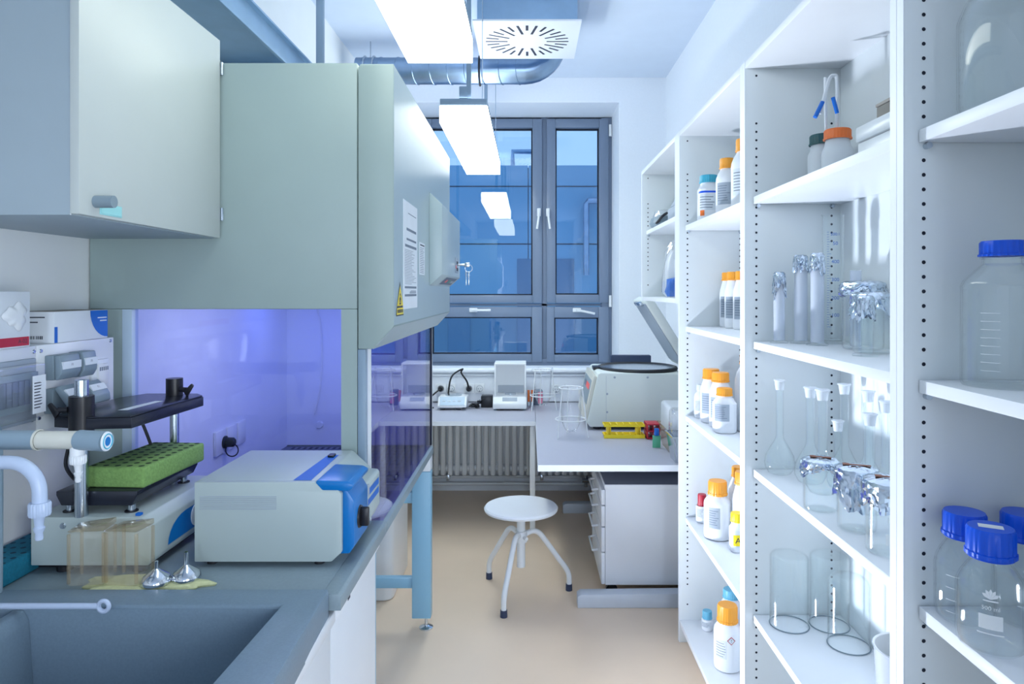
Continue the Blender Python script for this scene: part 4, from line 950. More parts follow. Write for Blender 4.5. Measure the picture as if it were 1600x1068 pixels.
# metal containers with plastic lining
def tub(cx, cy, w, d, h, label, mt, nm):
    t = thing('tub', label, 'container', (cx, cy, z + .0005), 'lined containers at the desk end')
    m = MB(); a = .82
    for (q0, q1) in ((0, h),):
        t2 = bmesh.new()
        v = [t2.verts.new((sx * w * f, sy * d * f, zz)) for zz, f in ((0, a), (h, 1)) for sx, sy in ((-1, -1), (1, -1), (1, 1), (-1, 1))]
        t2.faces.new(v[3::-1])
        for i in range(4): t2.faces.new((v[i], v[(i + 1) % 4], v[4 + (i + 1) % 4], v[4 + i]))
        bmesh.ops.bevel(t2, geom=[e for e in t2.edges if abs(e.verts[0].co.z - e.verts[1].co.z) > h / 2], offset=.012, segments=3, affect='EDGES')
        m._add(t2, True)
    for f0 in (1.0,): m.box(-w * 1.04, w * 1.04, -d * 1.04, -d * .98, h - .004, h + .003).box(-w * 1.04, w * 1.04, d * .98, d * 1.04, h - .004, h + .003).box(-w * 1.04, -w * .98, -d, d, h - .004, h + .003).box(w * .98, w * 1.04, -d, d, h - .004, h + .003)
    part('vessel', m, mt, t)
    hb = MB().box(-w * .93, w * .93, -d * .93, d * .93, h * .6, h + .12, .02, 3)
    for v in hb.bm.verts: v.co += Vector((math.sin(v.co.z * 50 + v.co.y * 30), math.sin(v.co.z * 40 + v.co.x * 37), 0)) * .005
    part('liner_bag', hb, M_film if nm else M_natural, t, 'crinkled clear liner bag')
tub(.812, 3.66, .095, .13, .12, 'brownish lined tub at the desk end, farther of two', M_amberedge, 0)
tub(.80, 3.40, .10, .085, .13, 'shiny metal lined tub at the desk end, nearer of two', M_chrome, 1)
# ================================================================ SHELVING (right)
SX0, SX1 = .676, .974
LEV = [1.865, 1.414, 1.016, .562]           # shelf tops
ZBOT, ZTOP = .10, 2.265
def shelf_unit(name, label, y0, y1, levels, hole_rows=True, z0=0.0, zb=ZBOT, far_t=.023, near_t=.023, hz=None):
    t = thing(name, label, 'shelving', ((SX0 + SX1) / 2, (y0 + y1) / 2, z0), 'white shelving along the right wall')
    for a, b in ((y0, y0 + near_t), (y1 - far_t, y1)):
        m = MB().box(SX0, SX1 + .016, a, b, z0, ZTOP + .022, .001)
        sp = part('side_panel', m, M_greyint, t, world=True)
        far = a > y0
        yy, s = (a - .0006, 1) if far else (b + .0006, -1)
        if not far: continue
        h = MB()
        for X in (.711, .946):
            zs_ = [zb + .07] + [zb + .16 + k * .0262 for k in range(int((ZTOP - .16 - zb - .16) / .0262) + 1)] + [ZTOP - .022]
            for zz in zs_:
                if any(L - .03 < zz < L + .004 for L in levels): continue
                h.lathe([(.0036, 0), (0, 0)], n=10, M=Matrix.Translation((X, yy, zz)) @ Matrix.Rotation(PI / 2 * s, 4, 'X'))
        part('pin_hole_pattern', h, M_hole, sp, 'dark drilled pin holes', world=True)
    ya, yb = y0 + near_t, y1 - far_t
    part('front_edging', MB().box(SX0 - .0012, SX0, y0 + .0005, y0 + near_t - .0005, z0, ZTOP + .022).box(SX0 - .0012, SX0, y1 - far_t + .0005, y1 - .0005, z0, ZTOP + .022), M_whiteedge, t, world=True)
    part('top_panel', MB().box(SX0, SX1, ya, yb, ZTOP, ZTOP + .022, .001), M_white, t, world=True)
    part('bottom_panel', MB().box(SX0, SX1, ya, yb, zb - .022, zb, .001), M_white, t, world=True)
    if z0 == 0: part('plinth', MB().box(SX0 + .04, SX0 + .06, ya, yb, 0, zb - .022), M_white, t, world=True)
    part('back_panel', MB().box(SX1, SX1 + .014, ya, yb, z0 + .0, ZTOP + .022), M_greyint, t, world=True)
    for L in levels:
        s = part('shelf', MB().box(.701, SX1 - .002, ya + .003, yb - .003, L - .023, L, .0012), M_whiteedge, t, 'white adjustable shelf', world=True)
        for X in (.715, .946): part('shelf_pin', MB().cyl((X, yb + .001, L - .029), (X, yb - .012, L - .029), .0058, n=14), M_steel, s, world=True)
    return t
U3, U2, U1 = (.36, 1.252), (1.2525, 2.155), (2.1555, 3.080)
shelf_unit('shelving_unit', 'white shelving unit nearest the viewer, with blue-capped glass bottles', *U3, [1.86, 1.411, 1.0055, .562])
shelf_unit('shelving_unit', 'white shelving unit in the middle, filled with clear glassware', *U2, LEV)
shelf_unit('shelving_unit', 'white shelving unit farthest along, with orange-capped white bottles', *U1, LEV)
# short wall unit above the desk
shelf_unit('wall_shelf', 'short white open wall cabinet above the centrifuge', 3.0805, 4.09, [1.93], z0=1.515, zb=1.538, near_t=.07, far_t=.022)

CAM = lambda X, Y: math.atan2(-Y, -X)
# ---------------------------------------------------------------- reagent bottles
def bottle_prof(r, h, rc, hc, sh):
    zc = h - hc
    return [(0, 0), (r * .86, 0), (r * .97, .004), (r, .012), (r, sh), (r * .97, sh + (zc - sh) * .25), (r * .82, sh + (zc - sh) * .6), (rc * .95, zc - .006), (rc * .9, zc), (rc * .9, zc + .004), (0, zc + .004)]
def squarish(r, z, a): 
    c, s = abs(math.cos(a)), abs(math.sin(a)); n = 5.0
    return (r * min(1.16, (c ** n + s ** n) ** (-1 / n)), z)
def cap_mesh(rc, hc, z, n=72):
    def knurl(r, zz, a): return (r * (1 + (.018 if math.sin(24 * a) > 0 else -.018)) if r > rc * .95 and zz < hc * .9 else r, zz)
    return MB().lathe([(rc * .9, 0), (rc * 1.06, 0), (rc * 1.06, hc * .14), (rc, hc * .16), (rc, hc * .88), (rc * .94, hc), (0, hc)], (0, 0, z), n, knurl)
def reagent(label, X, Y, z, r, h, capm, rc=None, hc=None, sq=False, body=None, lab=None, group=None, name='reagent_bottle', sh=None):
    rc = rc or r * .68; hc = hc or h * .17; sh = sh or h * .60
    t = thing(name, label, 'bottle', (X, Y, z + .0005), group)
    body = body or M_hdpe
    k = squarish if sq else None
    part('body', MB().lathe(bottle_prof(r * (.9 if sq else 1), h, rc, hc, sh), n=48, fn=(lambda rr, zz, a: k(rr, zz, a) if zz <= sh + .001 else (rr, zz)) if sq else None), body, t)
    part('cap', cap_mesh(rc, hc, h - hc), capm, t)
    if lab:
        c = CAM(X, Y) - .25; w, z0, z1 = lab[0], lab[1] * h, lab[2] * h
        rr = r * (.9 if sq else 1) + .0006; fn = k if sq else None
        m = MB().patch(rr, c - w, c + w, z0, z1, n=14, fn=fn)
        n = 7
        for i in range(n):
            za = z1 - (z1 - z0) * (.14 + i * .11); ee = random.uniform(.2, .8)
            m.m(1).patch(rr + .0004, c - w * .85, c + w * ee, za - (z1 - z0) * .03, za, n=8, fn=fn)
        part('label', m, lab[3:] if len(lab) > 3 else [M_label, M_greyink], t, 'printed paper label')
    return t
OG = 'orange-capped white reagent bottles'
Wl = (.75, .18, .56)
GL_ = (.75, .18, .56, M_greylabel, M_greyink)
z = LEV[0]
t = reagent('white jar with teal cap and dark blue stripe on the upper shelf', .765, 2.90, z, .048, .196, M_teal, .037, .032, True, lab=None, name='plastic_jar', sh=.135)
c = CAM(.765, 2.9)
m = MB().patch(.0438, c - 1.2, c + 1.3, .118, .126, n=20, fn=squarish).m(1).patch(.0437, c - .9, c + 1.0, .045, .112, n=20, fn=squarish).m(2).patch(.0442, c - .75, c - .35, .022, .045, n=6, fn=squarish)
for i in range(5): m.m(3).patch(.0442, c - .8, c + .2 + random.random() * .5, .055 + i * .011, .058 + i * .011, n=10, fn=squarish)
part('label', m, [M_bluecap, M_label, M_orange2, M_greyink], t, 'label with blue stripe and orange square')
reagent('white orange-capped bottle between the teal-capped jar and a taller bottle', .775, 2.665, z, .043, .222, M_orange, .028, .04, lab=GL_, group=OG)
reagent('tallest orange-capped bottle on the upper shelf, cut by the shelving post', .775, 2.45, z, .047, .25, M_orange, .030, .045, lab=Wl, group=OG)
z = LEV[1]
reagent('narrow grey-labelled orange-capped bottle, leftmost on second shelf', .872, 2.985, z, .036, .238, M_orange, .026, .036, lab=GL_, group=OG)
reagent('grey-labelled orange-capped bottle, middle of three on second shelf', .866, 2.885, z, .037, .238, M_orange, .027, .036, lab=GL_, group=OG)
reagent('grey-labelled orange-capped bottle behind the post on second shelf', .872, 2.785, z, .037, .238, M_orange, .027, .036, lab=GL_, group=OG)
z = LEV[2]
reagent('small bottle half hidden at the far end of the third shelf', .755, 3.0, z, .027, .145, M_label, .016, .025, lab=Wl)
reagent('white orange-capped bottle behind two others on the third shelf', .775, 2.90, z, .045, .225, M_orange, .034, .042, lab=GL_, group=OG)
reagent('white orange-capped bottle just behind the small square one, third shelf', .786, 2.797, z, .0455, .222, M_orange, .034, .038, lab=GL_, group=OG)
reagent('small square white bottle with orange cap at the front, third shelf', .772, 2.692, z, .047, .173, M_orange, .030, .029, True, lab=(.7, .28, .66, M_greylabel, M_greyink), group=OG, sh=.115)
reagent('tall milky orange-capped bottle behind the post, third shelf', .872, 2.72, z, .050, .305, M_orange, .029, .042, body=M_natural, group=OG)
z = LEV[3]
reagent('small white bottle with red cap on the fourth shelf', .758, 2.985, z, .026, .122, M_red, .018, .05, lab=Wl, group=None)
reagent('large white orange-capped bottle in front of the red-capped one', .775, 2.80, z, .055, .232, M_orange, .037, .056, lab=(.42, .22, .58, M_greylabel, M_greyink), group=OG)
reagent('tall orange-capped bottle at the back of the fourth shelf', .885, 2.87, z, .045, .272, M_orange, .030, .042, group=OG)
reagent('tall milky orange-capped bottle behind the yellow-capped one', .865, 2.745, z, .044, .283, M_orange, .034, .05, body=M_natural, group=OG)
t = reagent('small square bottle with yellow cap and yellow label on fourth shelf', .812, 2.655, z, .032, .148, M_yellow, .025, .034, True, sh=.09)
c = CAM(.812, 2.655)
m = MB().patch(.0295, c - 1.0, c + .9, .022, .085, n=14, fn=squarish).m(1).patch(.0299, c - .45, c + .9, .028, .070, n=10, fn=squarish)
m.m(2).text('A', .03, lambda u, v: Vector((squarish(.0302, 0, c + .1 + u / .03)[0] * math.cos(c + .1 + u / .03), squarish(.0302, 0, c + .1 + u / .03)[0] * math.sin(c + .1 + u / .03), .048 + v)))
part('label', m, [M_label, M_yellow, M_ink], t, 'white and yellow label marked A')
z = ZBOT
t = reagent('large white orange-capped bottle with red hazard diamond on bottom shelf', .778, 2.672, z, .052, .245, M_orange, .038, .064, lab=None, group=OG)
c = CAM(.778, 2.672)
R5 = .0525
m = MB().patch(R5, c - .95, c - .05, .055, .125, n=10)
for i in range(6): m.m(1).patch(R5 + .0004, c - .9, c - .3 + .2 * random.random(), .062 + i * .01, .064 + i * .01, n=6)
def wrap(u, v, rr): 
    a = c + .28 + u / R5; return (rr * math.cos(a), rr * math.sin(a), .128 + v)
q = .016
m.m(2).poly(wrap(-q, 0, R5 + .0008), wrap(0, -q, R5 + .0008), wrap(q, 0, R5 + .0008), wrap(0, q, R5 + .0008))
q = .0125
m.m(0).poly(wrap(-q, 0, R5 + .0014), wrap(0, -q, R5 + .0014), wrap(q, 0, R5 + .0014), wrap(0, q, R5 + .0014))
m.m(3).text('!', .019, lambda u, v: Vector(wrap(u, v, R5 + .002)))
part('label', m, [M_label, M_greyink, M_red, M_ink], t, 'label with red hazard diamond')
reagent('white bottle with light blue cap behind the hazard-marked bottle', .845, 2.85, z, .05, .228, M_ltblue, .032, .035, lab=None)
reagent('tiny white bottle with light blue cap on bottom shelf', .777, 2.97, z, .024, .082, M_ltblue, .020, .032, lab=(1.0, .2, .5, M_label, M_greyink), sh=.045)
reagent('pink-capped bottle peeping from behind the post on bottom shelf', .905, 2.70, z, .04, .20, M_pink, .036, .05, lab=None)

# wall shelf contents
t = thing('protective_gear', 'grey gear with black strap on the wall cabinet shelf', 'gear', (.76, 3.85, 1.9305))
def lump(r, zz, a): return (r * (1 + .12 * math.sin(3 * a + 1) + .06 * math.sin(7 * a + zz * 60)), zz)
part('frame', MB().lathe([(0, 0), (.07, 0), (.078, .02), (.07, .05), (.05, .062), (0, .06)], (0, -.02, .0), 40, lump), M_greyplast, t)
part('lens', MB().lathe([(0, .03), (.06, .03), (.062, .06), (.05, .09), (0, .1)], (.0, -.02, .0), 40, lump), M_film, t)
part('strap', MB().tube([(-.04, .06, .012), (-.055, .0, .012), (-.05, -.08, .02), (-.03, -.13, .05), (0, -.10, .07)], .007, 8, spline=6), M_blackmat, t, 'black strap')
t = thing('tool_case', 'grey instrument with black cable in the upper wall cabinet', 'instrument', (.79, 3.50, 1.9305))
part('case', MB().box(-.06, .06, -.13, .09, 0, .075, .012, 3).prism([(-.055, .075), (-.03, .12), (.03, .12), (.05, .075)], 'y', -.11, .05, .006), M_greylabel, t)
part('grip', MB().tube([(-.02, -.11, .12), (-.02, -.09, .15), (-.02, .02, .15), (-.02, .05, .12)], .009, 10, spline=5), M_dark, t, 'dark grip')
def bag(nm, label, X, Y, zz, r, h, mt, core):
    t = thing(nm, label, 'bag', (X, Y, zz + .0005), 'plastic bags in the wall cabinet')
    def cr(rr, q_, a): return (rr * (1 + .14 * math.sin(4 * a + q_ * 45) + .09 * math.sin(9 * a - q_ * 70)), q_ + (.008 * math.sin(5 * a) if q_ > .02 else 0))
    part('bag', MB().lathe([(0, 0), (r * .8, .0), (r, .03), (r * 1.0, h * .5), (r * .85, h * .8), (r * .35, h), (0, h * .97)], n=40, fn=cr), mt, t)
    part('contents', MB().lathe([(0, .004), (r * .7, .004), (r * .78, .03), (r * .7, h * .3), (0, h * .36)], n=30, fn=cr), core, t)
bag('plastic_bag', 'clear plastic bag of blue pieces low in the wall cabinet', .79, 3.66, 1.538, .065, .30, M_film, M_blue2)
bag('plastic_bag', 'white crinkled plastic bag behind the bag of blue pieces', .83, 3.86, 1.538, .065, .26, M_natural, M_ltblue)

# ---------------------------------------------------------------- glassware
def shell(prof, w=.002):
    """closed thin wall from an outer profile (foot to rim)"""
    inner = [(max(r - w, 0), zz + (w if i == 0 or zz < w else 0)) for i, (r, zz) in enumerate(prof)]
    return prof + [(inner[i][0], inner[i][1]) for i in range(len(inner) - 1, -1, -1)]
def foilcap(t, r, ztop, lo, hi, seed=0, bumps=.0045):
    rr = random.Random(seed); n = 56; prof = [(0, .004), (r * .4, .005), (r * .8, .004), (r * 1.02, .0), (r * 1.07, -.006)]
    kz = 7; bot = []
    ph = [rr.uniform(0, 6.28) for _ in range(4)]
    def depth(a): 
        s = .5 + .28 * math.sin(2 * a + ph[0]) + .22 * math.sin(3 * a + ph[1]) + .15 * math.sin(7 * a + ph[2])
        return lo + (hi - lo) * min(1, max(0, s))
    for i in range(1, kz + 1): prof.append((r * (1.05 + .05 * i / kz), -i / kz))
    noise = {}
    def fn(R_, zz, a):
        key = (round(R_, 6), round(zz, 5), round(a, 4))
        if zz <= -.02 or zz == -1 or (zz < -.1):
            f = -zz; return (R_ + rr.uniform(-1, 1) * bumps * (.4 + f), -depth(a) * f + rr.uniform(-1, 1) * .003)
        return (R_ * (1 + rr.uniform(-.02, .02)), zz + rr.uniform(-1, 1) * .0014)
    return part('foil_cover', MB().lathe(prof, (0, 0, ztop), n, fn, smooth=False), M_foil, t, 'crumpled aluminium foil cover')
def beaker_prof(r, h): return [(0, 0), (r * .88, 0), (r * .97, .004), (r, .012), (r, h - .006), (r * 1.03, h - .002), (r * 1.04, h)]
def lip(m, r, zz): return m.ring((0, 0, zz), r, .0012, 40, 6)
def cylinder(label, X, Y, z, r, h, mt, foil=None, foot=True, grads=None, seed=1):
    t = thing('measuring_cylinder', label, 'measuring cylinder', (X, Y, z + .0005), 'glass cylinders on the shelf')
    m = MB()
    pr = [(0, .006), (r, .008), (r, h - .003), (r * 1.08, h)] if foot else [(0, 0), (r * .9, 0), (r, .005), (r, h - .003), (r * 1.05, h)]
    part('tube', m.lathe(shell(pr, .0018), n=36), mt, t)
    if foot: part('foot', MB().lathe([(0, 0), (r * 1.75, 0), (r * 1.8, .004), (r * 1.2, .009), (r * .9, .016), (0, .013)], n=6, smooth=False), M_glass, t, 'six-sided glass foot')
    if foil: foilcap(t, r, h + .001, foil[0], foil[1], seed, .003)
    if grads:
        c = CAM(X, Y) + .2; g = MB()
        for s, zz in grads: g.text(s, .0145 if len(s) < 5 else .012, lambda u, v, zz=zz: Vector(((r + .0006) * math.cos(c + u / r), (r + .0006) * math.sin(c + u / r), zz + v)))
        for k in range(40): 
            zz = .05 + k * .0072; g.patch(r + .0006, c - .75, c - (.35 if k % 5 == 0 else .55), zz, zz + .0008, n=4)
        part('graduation', g, M_blueink, t, 'blue graduation marks')
    return t
z = LEV[1]
cylinder('short frosted cylinder with foil top, leftmost on the glassware shelf', .758, 2.065, z, .0165, .208, M_frost, (.03, .08), True, seed=3)
cylinder('foil-topped frosted cylinder, left one of the close pair', .815, 2.045, z, .019, .258, M_frost, (.04, .05), True, seed=4)
cylinder('foil-topped frosted cylinder, right one of the close pair', .834, 1.972, z, .0185, .26, M_frost, (.04, .06), True, seed=5)
gz = [('500:1', .324), ('50', .297), ('400', .243), ('300', .190), ('200', .136), ('100', .085)]
cylinder('tall clear measuring cylinder with blue numbers at the back', .912, 2.045, z, .031, .385, M_glass, None, True, gz)
cylinder('plain frosted tube standing behind the foil-covered beakers', .932, 1.945, z, .0155, .215, M_frost, None, False)
def beaker(label, X, Y, z, r, h, foil=None, seed=1, marks=None, tape=None):
    t = thing('beaker', label, 'beaker', (X, Y, z + .0005), 'glass beakers on the shelves')
    part('body', lip(MB().lathe(shell(beaker_prof(r, h)), n=48), r * 1.04, h), M_glass, t)
    if marks:
        c = CAM(X, Y) + .1; g = MB()
        for s, zz, sz in marks[0]: g.text(s, sz, lambda u, v, zz=zz: Vector(((r + .0006) * math.cos(c + u / r), (r + .0006) * math.sin(c + u / r), zz + v)))
        for z0, z1, w in marks[1]: g.patch(r + .0006, c - w / r, c + w / r, z0, z1, n=8)
        part('graduation', g, M_whiteink, t, 'white printed marks')
    if foil: foilcap(t, r * 1.03, h + .002, foil[0], foil[1], seed)
    if tape: 
        part('tape_strip', MB().box(-tape / 2, tape / 2, -.004, .004, h + .0085, h + .010, M=Matrix.Rotation(-.35, 4, 'Z')).box(-tape / 2, -tape / 2 + .014, -.008, .008, h + .009, h + .0105, M=Matrix.Rotation(-.35, 4, 'Z')), M_tape, t, 'strip of brown tape')
    return t
beaker('wide foil-covered beaker at the back of the cylinder shelf', .897, 1.832, z, .052, .176, (.02, .045), 11)
beaker('foil-covered beaker with ragged skirt beside the stemless glass cylinder', .868, 1.722, z, .047, .147, (.03, .07), 12)
t = cylinder('small clear cylinder with foil top standing at the shelf front', .812, 1.645, z, .0185, .14, M_glass, (.04, .06), True, seed=13)
cylinder('slim clear cylinder with foil top hidden behind the post', .875, 1.56, z, .016, .08, M_frost, (.02, .04), True, seed=14)

def flask(label, X, Y, z, rb, rn, h, hb, name='volumetric_flask'):
    t = thing(name, label, 'flask', (X, Y, z + .0005), 'volumetric flasks on the third glassware shelf')
    pr = [(0, .003), (rb * .55, .0), (rb * .75, .004), (rb * .97, hb * .22), (rb, hb * .36), (rb * .93, hb * .55), (rb * .62, hb * .82), (rn * 1.35, hb * 1.02), (rn, hb * 1.15), (rn, h - .045), (rn * 1.05, h - .006)]
    part('body', MB().lathe(shell(pr, .0015), n=40), M_glass, t)
    part('ground_neck', MB().lathe([(rn * 1.02, h - .03), (rn * 1.28, h - .005), (rn * 1.5, h - .003), (rn * 1.5, h), (rn * 1.2, h), (rn * 1.1, h - .004), (rn * .9, h - .03)], n=32), M_joint, t, 'frosted ground neck')
    return t
z = LEV[2]
flask('pear-shaped glass flask with long neck, leftmost on its shelf', .763, 2.075, z, .045, .0115, .285, .10)
flask('long-necked glass flask, second from the left', .815, 1.975, z, .045, .0125, .277, .10)
flask('long-necked glass flask behind the left foil-covered beaker', .806, 1.873, z, .045, .013, .285, .10)
flask('short-necked glass flask between the long-necked flasks', .872, 1.925, z, .030, .011, .19, .075)
flask('long-necked glass flask against the back panel, first in the rear row', .925, 2.00, z, .040, .0125, .283, .09)
flask('long-necked glass flask against the back panel, second in the rear row', .925, 1.86, z, .042, .0125, .283, .09)
flask('long-necked glass flask against the back panel, third in the rear row', .925, 1.768, z, .042, .0115, .270, .09)
flask('long-necked glass flask against the back panel, nearest the post', .925, 1.672, z, .042, .0125, .283, .09)
flask('long-necked glass flask behind the middle foil-covered beaker', .850, 1.70, z, .036, .012, .25, .08)
beaker('foil-covered beaker with brown tape, left of the three', .742, 1.735, z, .042, .124, (.012, .04), 21, tape=.05)
beaker('foil-covered beaker with jagged foil points, middle of the three', .765, 1.592, z, .043, .140, (.04, .10), 22, tape=.06)
beaker('foil-covered beaker printed 100 ml, right of the three', .770, 1.452, z, .050, .150, (.03, .075), 23, marks=([('100', .080, .018), ('ml', .064, .012)], [(.028, .052, .014)]), tape=.06)

# inverted bell jars
z = LEV[3]
def bell(label, X, Y, r, h, dome):
    t = thing('bell_jar', label, 'bell jar', (X, Y, z + .0005), 'upturned glass jars on the lowest glassware shelf')
    k = 6
    pr = [(r * 1.02, 0), (r, .004), (r, h - dome)] + [(r - dome * (1 - math.cos(i * PI / 2 / k)), h - dome + dome * math.sin(i * PI / 2 / k)) for i in range(1, k + 1)] + [(0, h)]
    inn = [(max(0, a - .0022), b - (.0022 if b > .01 else 0)) for a, b in pr][::-1]
    part('body', MB().lathe(pr + inn[:], n=56), M_glass, t)
    part('rim', MB().ring((0, 0, .0016), r * 1.01, .0016, 56, 8), M_greyplast, t, 'grey ground rim')
bell('upturned clear glass jar, left one on the lowest glassware shelf', .788, 2.065, .056, .215, .012)
bell('upturned clear glass jar in the back corner of the lowest shelf', .908, 2.062, .056, .215, .012)
bell('upturned domed glass jar in front of the corner one', .912, 1.945, .056, .20, .028)
t = thing('glass_pot', 'tall white-lined glass pot at the near end of lowest shelf', 'pot', (.838, 1.50, z + .0005))
part('body', MB().lathe(shell([(0, 0), (.05, 0), (.056, .006), (.064, .10), (.072, .215), (.075, .222)], .003), n=56), M_frost, t)
part('lining', MB().lathe([(0, .02), (.045, .02), (.062, .16), (.069, .222), (.073, .224)], n=56), M_enamel, t, 'white lining')
t = thing('small_flask', 'small clear flask on the bottom shelf of the glassware unit', 'flask', (.775, 2.00, ZBOT + .0005))
part('body', MB().lathe(shell([(0, 0), (.05, 0), (.055, .01), (.055, .11), (.04, .16), (.014, .19), (.012, .24), (.016, .245)]), n=36), M_glass, t)

# bottle with tubes, white boxes
z = LEV[0]
t = thing('wash_bottle', 'milky bottle with orange screw cap and two bent tubes', 'bottle', (.862, 1.905, z + .0005))
part('body', MB().lathe(bottle_prof(.042, .155, .034, .028, .085), n=40), M_natural, t)
part('cap', cap_mesh(.035, .028, .127), M_orange2, t, 'orange ribbed cap')
tb = [(-.002, 0, .15), (-.002, 0, .29), (-.010, 0, .306), (-.022, 0, .298), (-.036, 0, .25), (-.050, 0, .20)]
part('bent_tube', MB().tube(tb, .0048, 12, spline=6), M_natural, t, 'milky bent tube')
part('tube_sleeve', MB().cyl((-.0425, -.002, .232), (-.066, -.008, .188), .006, n=14), M_blue2, t, 'blue tube end')
part('straight_tube', MB().tube([(-.027, .012, .15), (-.029, .012, .305)], .0042, 12), M_natural, t, 'milky straight tube')
part('tube_sleeve', MB().cyl((-.022, -.02, .240), (-.010, -.02, .196), .0055, n=14), M_blue2, t, 'blue tube end')
t = reagent('milky bottle with dark green cap behind the orange-capped tube bottle', .868, 2.015, z, .042, .165, M_green, .036, .03, body=M_natural, name='wash_bottle')
t = thing('storage_box', 'white lidded box on the top glassware shelf', 'box', (.86, 1.50, z + .0005))
part('base', MB().box(-.08, .08, -.17, .12, 0, .055, .005), M_enamel, t)
part('lid', MB().box(-.084, .084, -.174, .124, .0555, .093, .006), M_enamel, t)
t = thing('cardboard_box', 'flat taupe cardboard box lying on the white lidded box', 'box', (.87, 1.50, z + .094))
part('body', MB().box(-.06, .06, -.15, .09, 0, .038, .002), M_cardbrown, t)
part('lid', MB().box(-.062, .062, -.152, .092, .0385, .046, .002), M_cardbrown, t)

# ---------------------------------------------------------------- blue-capped bottles of the nearest unit
def lab_bottle(label, X, Y, z, r, h, rc, hc, mark, group='blue-capped laboratory glass bottles', square=False, hook=False, tag=False, rot=0.0):
    t = thing('glass_bottle', label, 'bottle', (X, Y, z + .0005), group)
    zc = h - hc; sh = h * (.58 if hook else .50)
    if hook: pr = [(0, 0), (r * .96, 0), (r, .006), (r, .012), (r * .99, sh + .02), (r, sh + .026), (r * .93, sh + .036), (rc * .9, zc - .012), (rc * .88, zc), (rc * .8, zc + .015)]
    else: pr = [(0, 0), (r * .80, 0), (r * .94, .006), (r, .02), (r, sh)] + [(r + (rc * .85 - r) * (k / 8) ** 1.45, sh + (zc - .012 - sh) * (k / 8) ** .92) for k in range(1, 9)] + [(rc * .85, zc + .01)]
    part('body', MB().lathe(shell(pr, .0025), n=56), M_glass, t)
    part('pour_ring', MB().ring((0, 0, zc - .002), rc * .92, .0022, 40, 8), M_glass if hook else M_bluecap, t)
    cp = part('cap', cap_mesh(rc, hc, zc), M_bluecap, t, 'royal blue screw cap')
    c = CAM(X, Y) + rot; g = MB(); rr = r + .0007
    P = lambda u, v: Vector((rr * math.cos(c + u / rr), rr * math.sin(c + u / rr), v))
    if mark == 'scale':
        for k in range(8 if hook else 4):
            zz = h * .12 + k * h * (.055 if hook else .11)
            g.patch(rr, c - .5, c - .05, zz, zz + .0009, n=8)
    else:
        g.text('500 ml', .009, lambda u, v: P(u, .078 + v))
        g.patch(rr, c - .016 / rr, c + .016 / rr, .046, .068, n=8).patch(rr, c - .018 / rr, c + .018 / rr, .038, .040, n=8)
        for k in range(5):   # leaf-like printed emblem
            a = PI * (k + 1) / 6
            g.m(0).poly(P(0, .092), P(.009 * math.cos(a + .25), .092 + .012 * math.sin(a + .25)), P(.013 * math.cos(a), .092 + .016 * math.sin(a)), P(.009 * math.cos(a - .25), .092 + .012 * math.sin(a - .25)))
        g.patch(rr, c - .010 / rr, c + .010 / rr, .0885, .0905, n=8)
    part('print', g, M_whiteink, t, 'white printed marks')
    if hook:
        part('cap_strap', MB().tube([(rc * .96, -.012, zc - .001), (rc * 1.25, -.016, zc - .02), (r * .8, -.02, zc - .045), (r * 1.02, -.02, zc - .062)], .003, 8, spline=5), M_bluecap, t, 'blue plastic strap')
    if tag:
        part('cap_label', MB().box(-.017, .017, -.009, .009, h + .0002, h + .0006, M=Matrix.Rotation(-.5, 4, 'Z')), M_paper, cp, 'white sticker on the cap')
    return t
za, zb3, zc3 = 1.86, 1.411, 1.0055
lab_bottle('blue-capped bottle with strap standing alone on the middle shelf', .795, 1.145, zb3, .061, .243, .033, .026, 'scale', hook=True)
lab_bottle('blue-capped 500 ml bottle with white sticker on its cap', .735, 1.086, zc3, .0485, .19, .034, .044, '500', tag=True)
lab_bottle('blue-capped bottle behind and left of the sticker-capped one', .752, 1.178, zc3, .046, .185, .033, .040, 'scale', rot=-.1)
lab_bottle('blue-capped bottle at the back right of the sticker-capped one', .850, 1.172, zc3, .0465, .185, .034, .042, '500', rot=.2)
lab_bottle('blue-capped bottle cut by the right edge of the photo', .833, 1.072, zc3, .047, .185, .034, .042, '500', rot=.1)
t = thing('glass_jar', 'large clear glass jar on the uppermost shelf at right edge', 'jar', (.808, 1.128, za + .0005))
part('body', MB().lathe(shell([(0, 0), (.072, 0), (.082, .008), (.086, .022), (.086, .165), (.075, .195), (.045, .21), (.04, .23), (.044, .232)], .003), n=56), M_glass, t)
part('lid', MB().lathe([(.0455, .222), (.0465, .245), (.02, .255), (.018, .275), (0, .278)], n=40), M_glass, t, 'glass stopper lid')
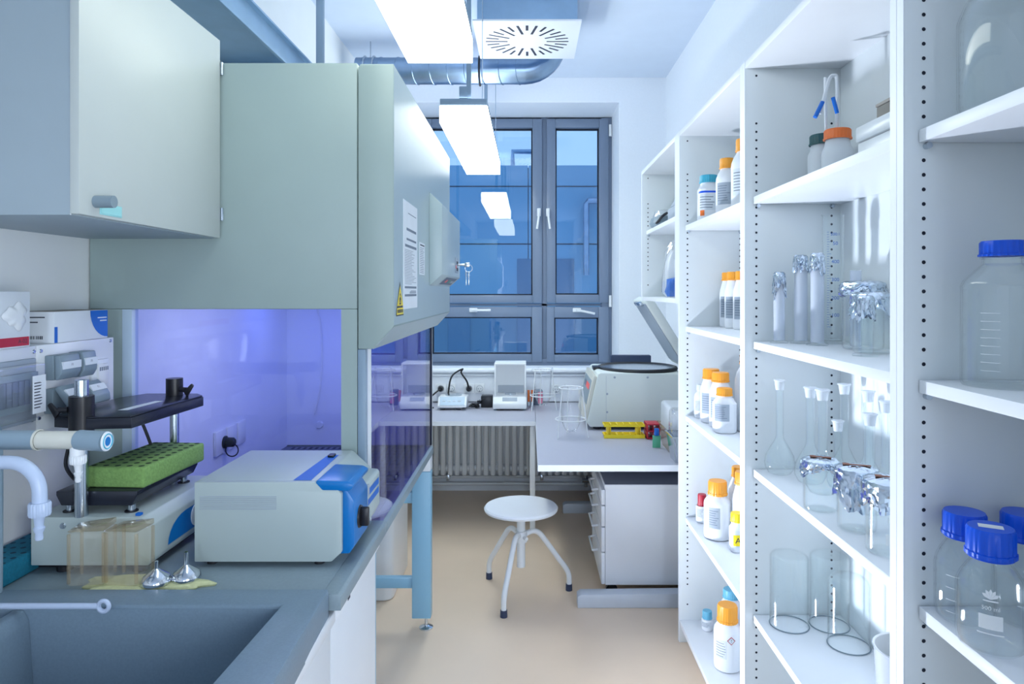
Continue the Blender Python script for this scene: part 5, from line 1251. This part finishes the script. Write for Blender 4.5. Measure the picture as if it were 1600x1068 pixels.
# ================================================================ LIGHT, WORLD, CAMERA
w = bpy.data.worlds.new('dusk_sky'); SC.world = w; w.use_nodes = True
bg = w.node_tree.nodes['Background']; bg.inputs['Color'].default_value = lin((158, 200, 246)); bg.inputs['Strength'].default_value = 1.0
def area(name, loc, target, sx, sy, power, rgb):
    l = bpy.data.lights.new(name, 'AREA'); l.shape = 'RECTANGLE'; l.size = sx; l.size_y = sy; l.energy = power; l.color = lin(rgb)[:3]
    o = bpy.data.objects.new(name, l); COL.objects.link(o); o.location = loc
    o.rotation_euler = (Vector(target) - Vector(loc)).to_track_quat('-Z', 'Y').to_euler(); return o
area('rear_fill', (.37, -4.9, 1.25), (.1, 5, .9), .52, 2.3, 44, (214, 230, 252))  # unseen fill added at the rear to lift surfaces facing the viewer
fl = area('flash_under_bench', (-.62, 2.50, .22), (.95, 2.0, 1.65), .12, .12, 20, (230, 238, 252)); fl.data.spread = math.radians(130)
area('uv_lamp', (-.80, 2.95, 1.585), (-.84, 2.95, .8), 0.05, .6, 0.8, (90, 124, 255))
area('chamber_fill', (-.72, 2.3, 1.60), (-.95, 2.3, .9), 0.05, .5, 2.2, (240, 238, 255))  # white fill added inside the chamber to pale its back wall

for yc, pw in ((1.845, 5.2), (4.345, 5.2)):      # unseen fills added above the lamps to brighten the ceiling
    area('ceiling_fill', (-.34, yc, 2.59), (-.34, yc, 3.2), .22, 1.5, pw, (226, 236, 250))
sb = area('fill_behind_viewer', (.55, -.3, 1.35), (-1.26, 1.65, 1.3), 0.7, 0.7, 3.2, (232, 240, 248)); sb.data.spread = math.radians(80)  # unseen fill added to brighten the left wall below the cabinet

cam = bpy.data.cameras.new('camera'); co = bpy.data.objects.new('camera', cam); COL.objects.link(co)
co.location = (0, 0, H); co.rotation_euler = (PI / 2, 0, 0)
cam.lens = 24; cam.sensor_width = 36; cam.sensor_fit = 'HORIZONTAL'; cam.clip_start = .02; cam.clip_end = 60
cam.shift_x = (800 - VX) / 1600; cam.shift_y = (VY - 534) / 1600
SC.camera = co
SC.view_settings.view_transform = 'Standard'; SC.view_settings.look = 'None'; SC.view_settings.gamma = 1.0
SC.view_settings.use_curve_mapping = False; SC.view_settings.exposure = 0.53
SC.cycles.transparent_max_bounces = 40
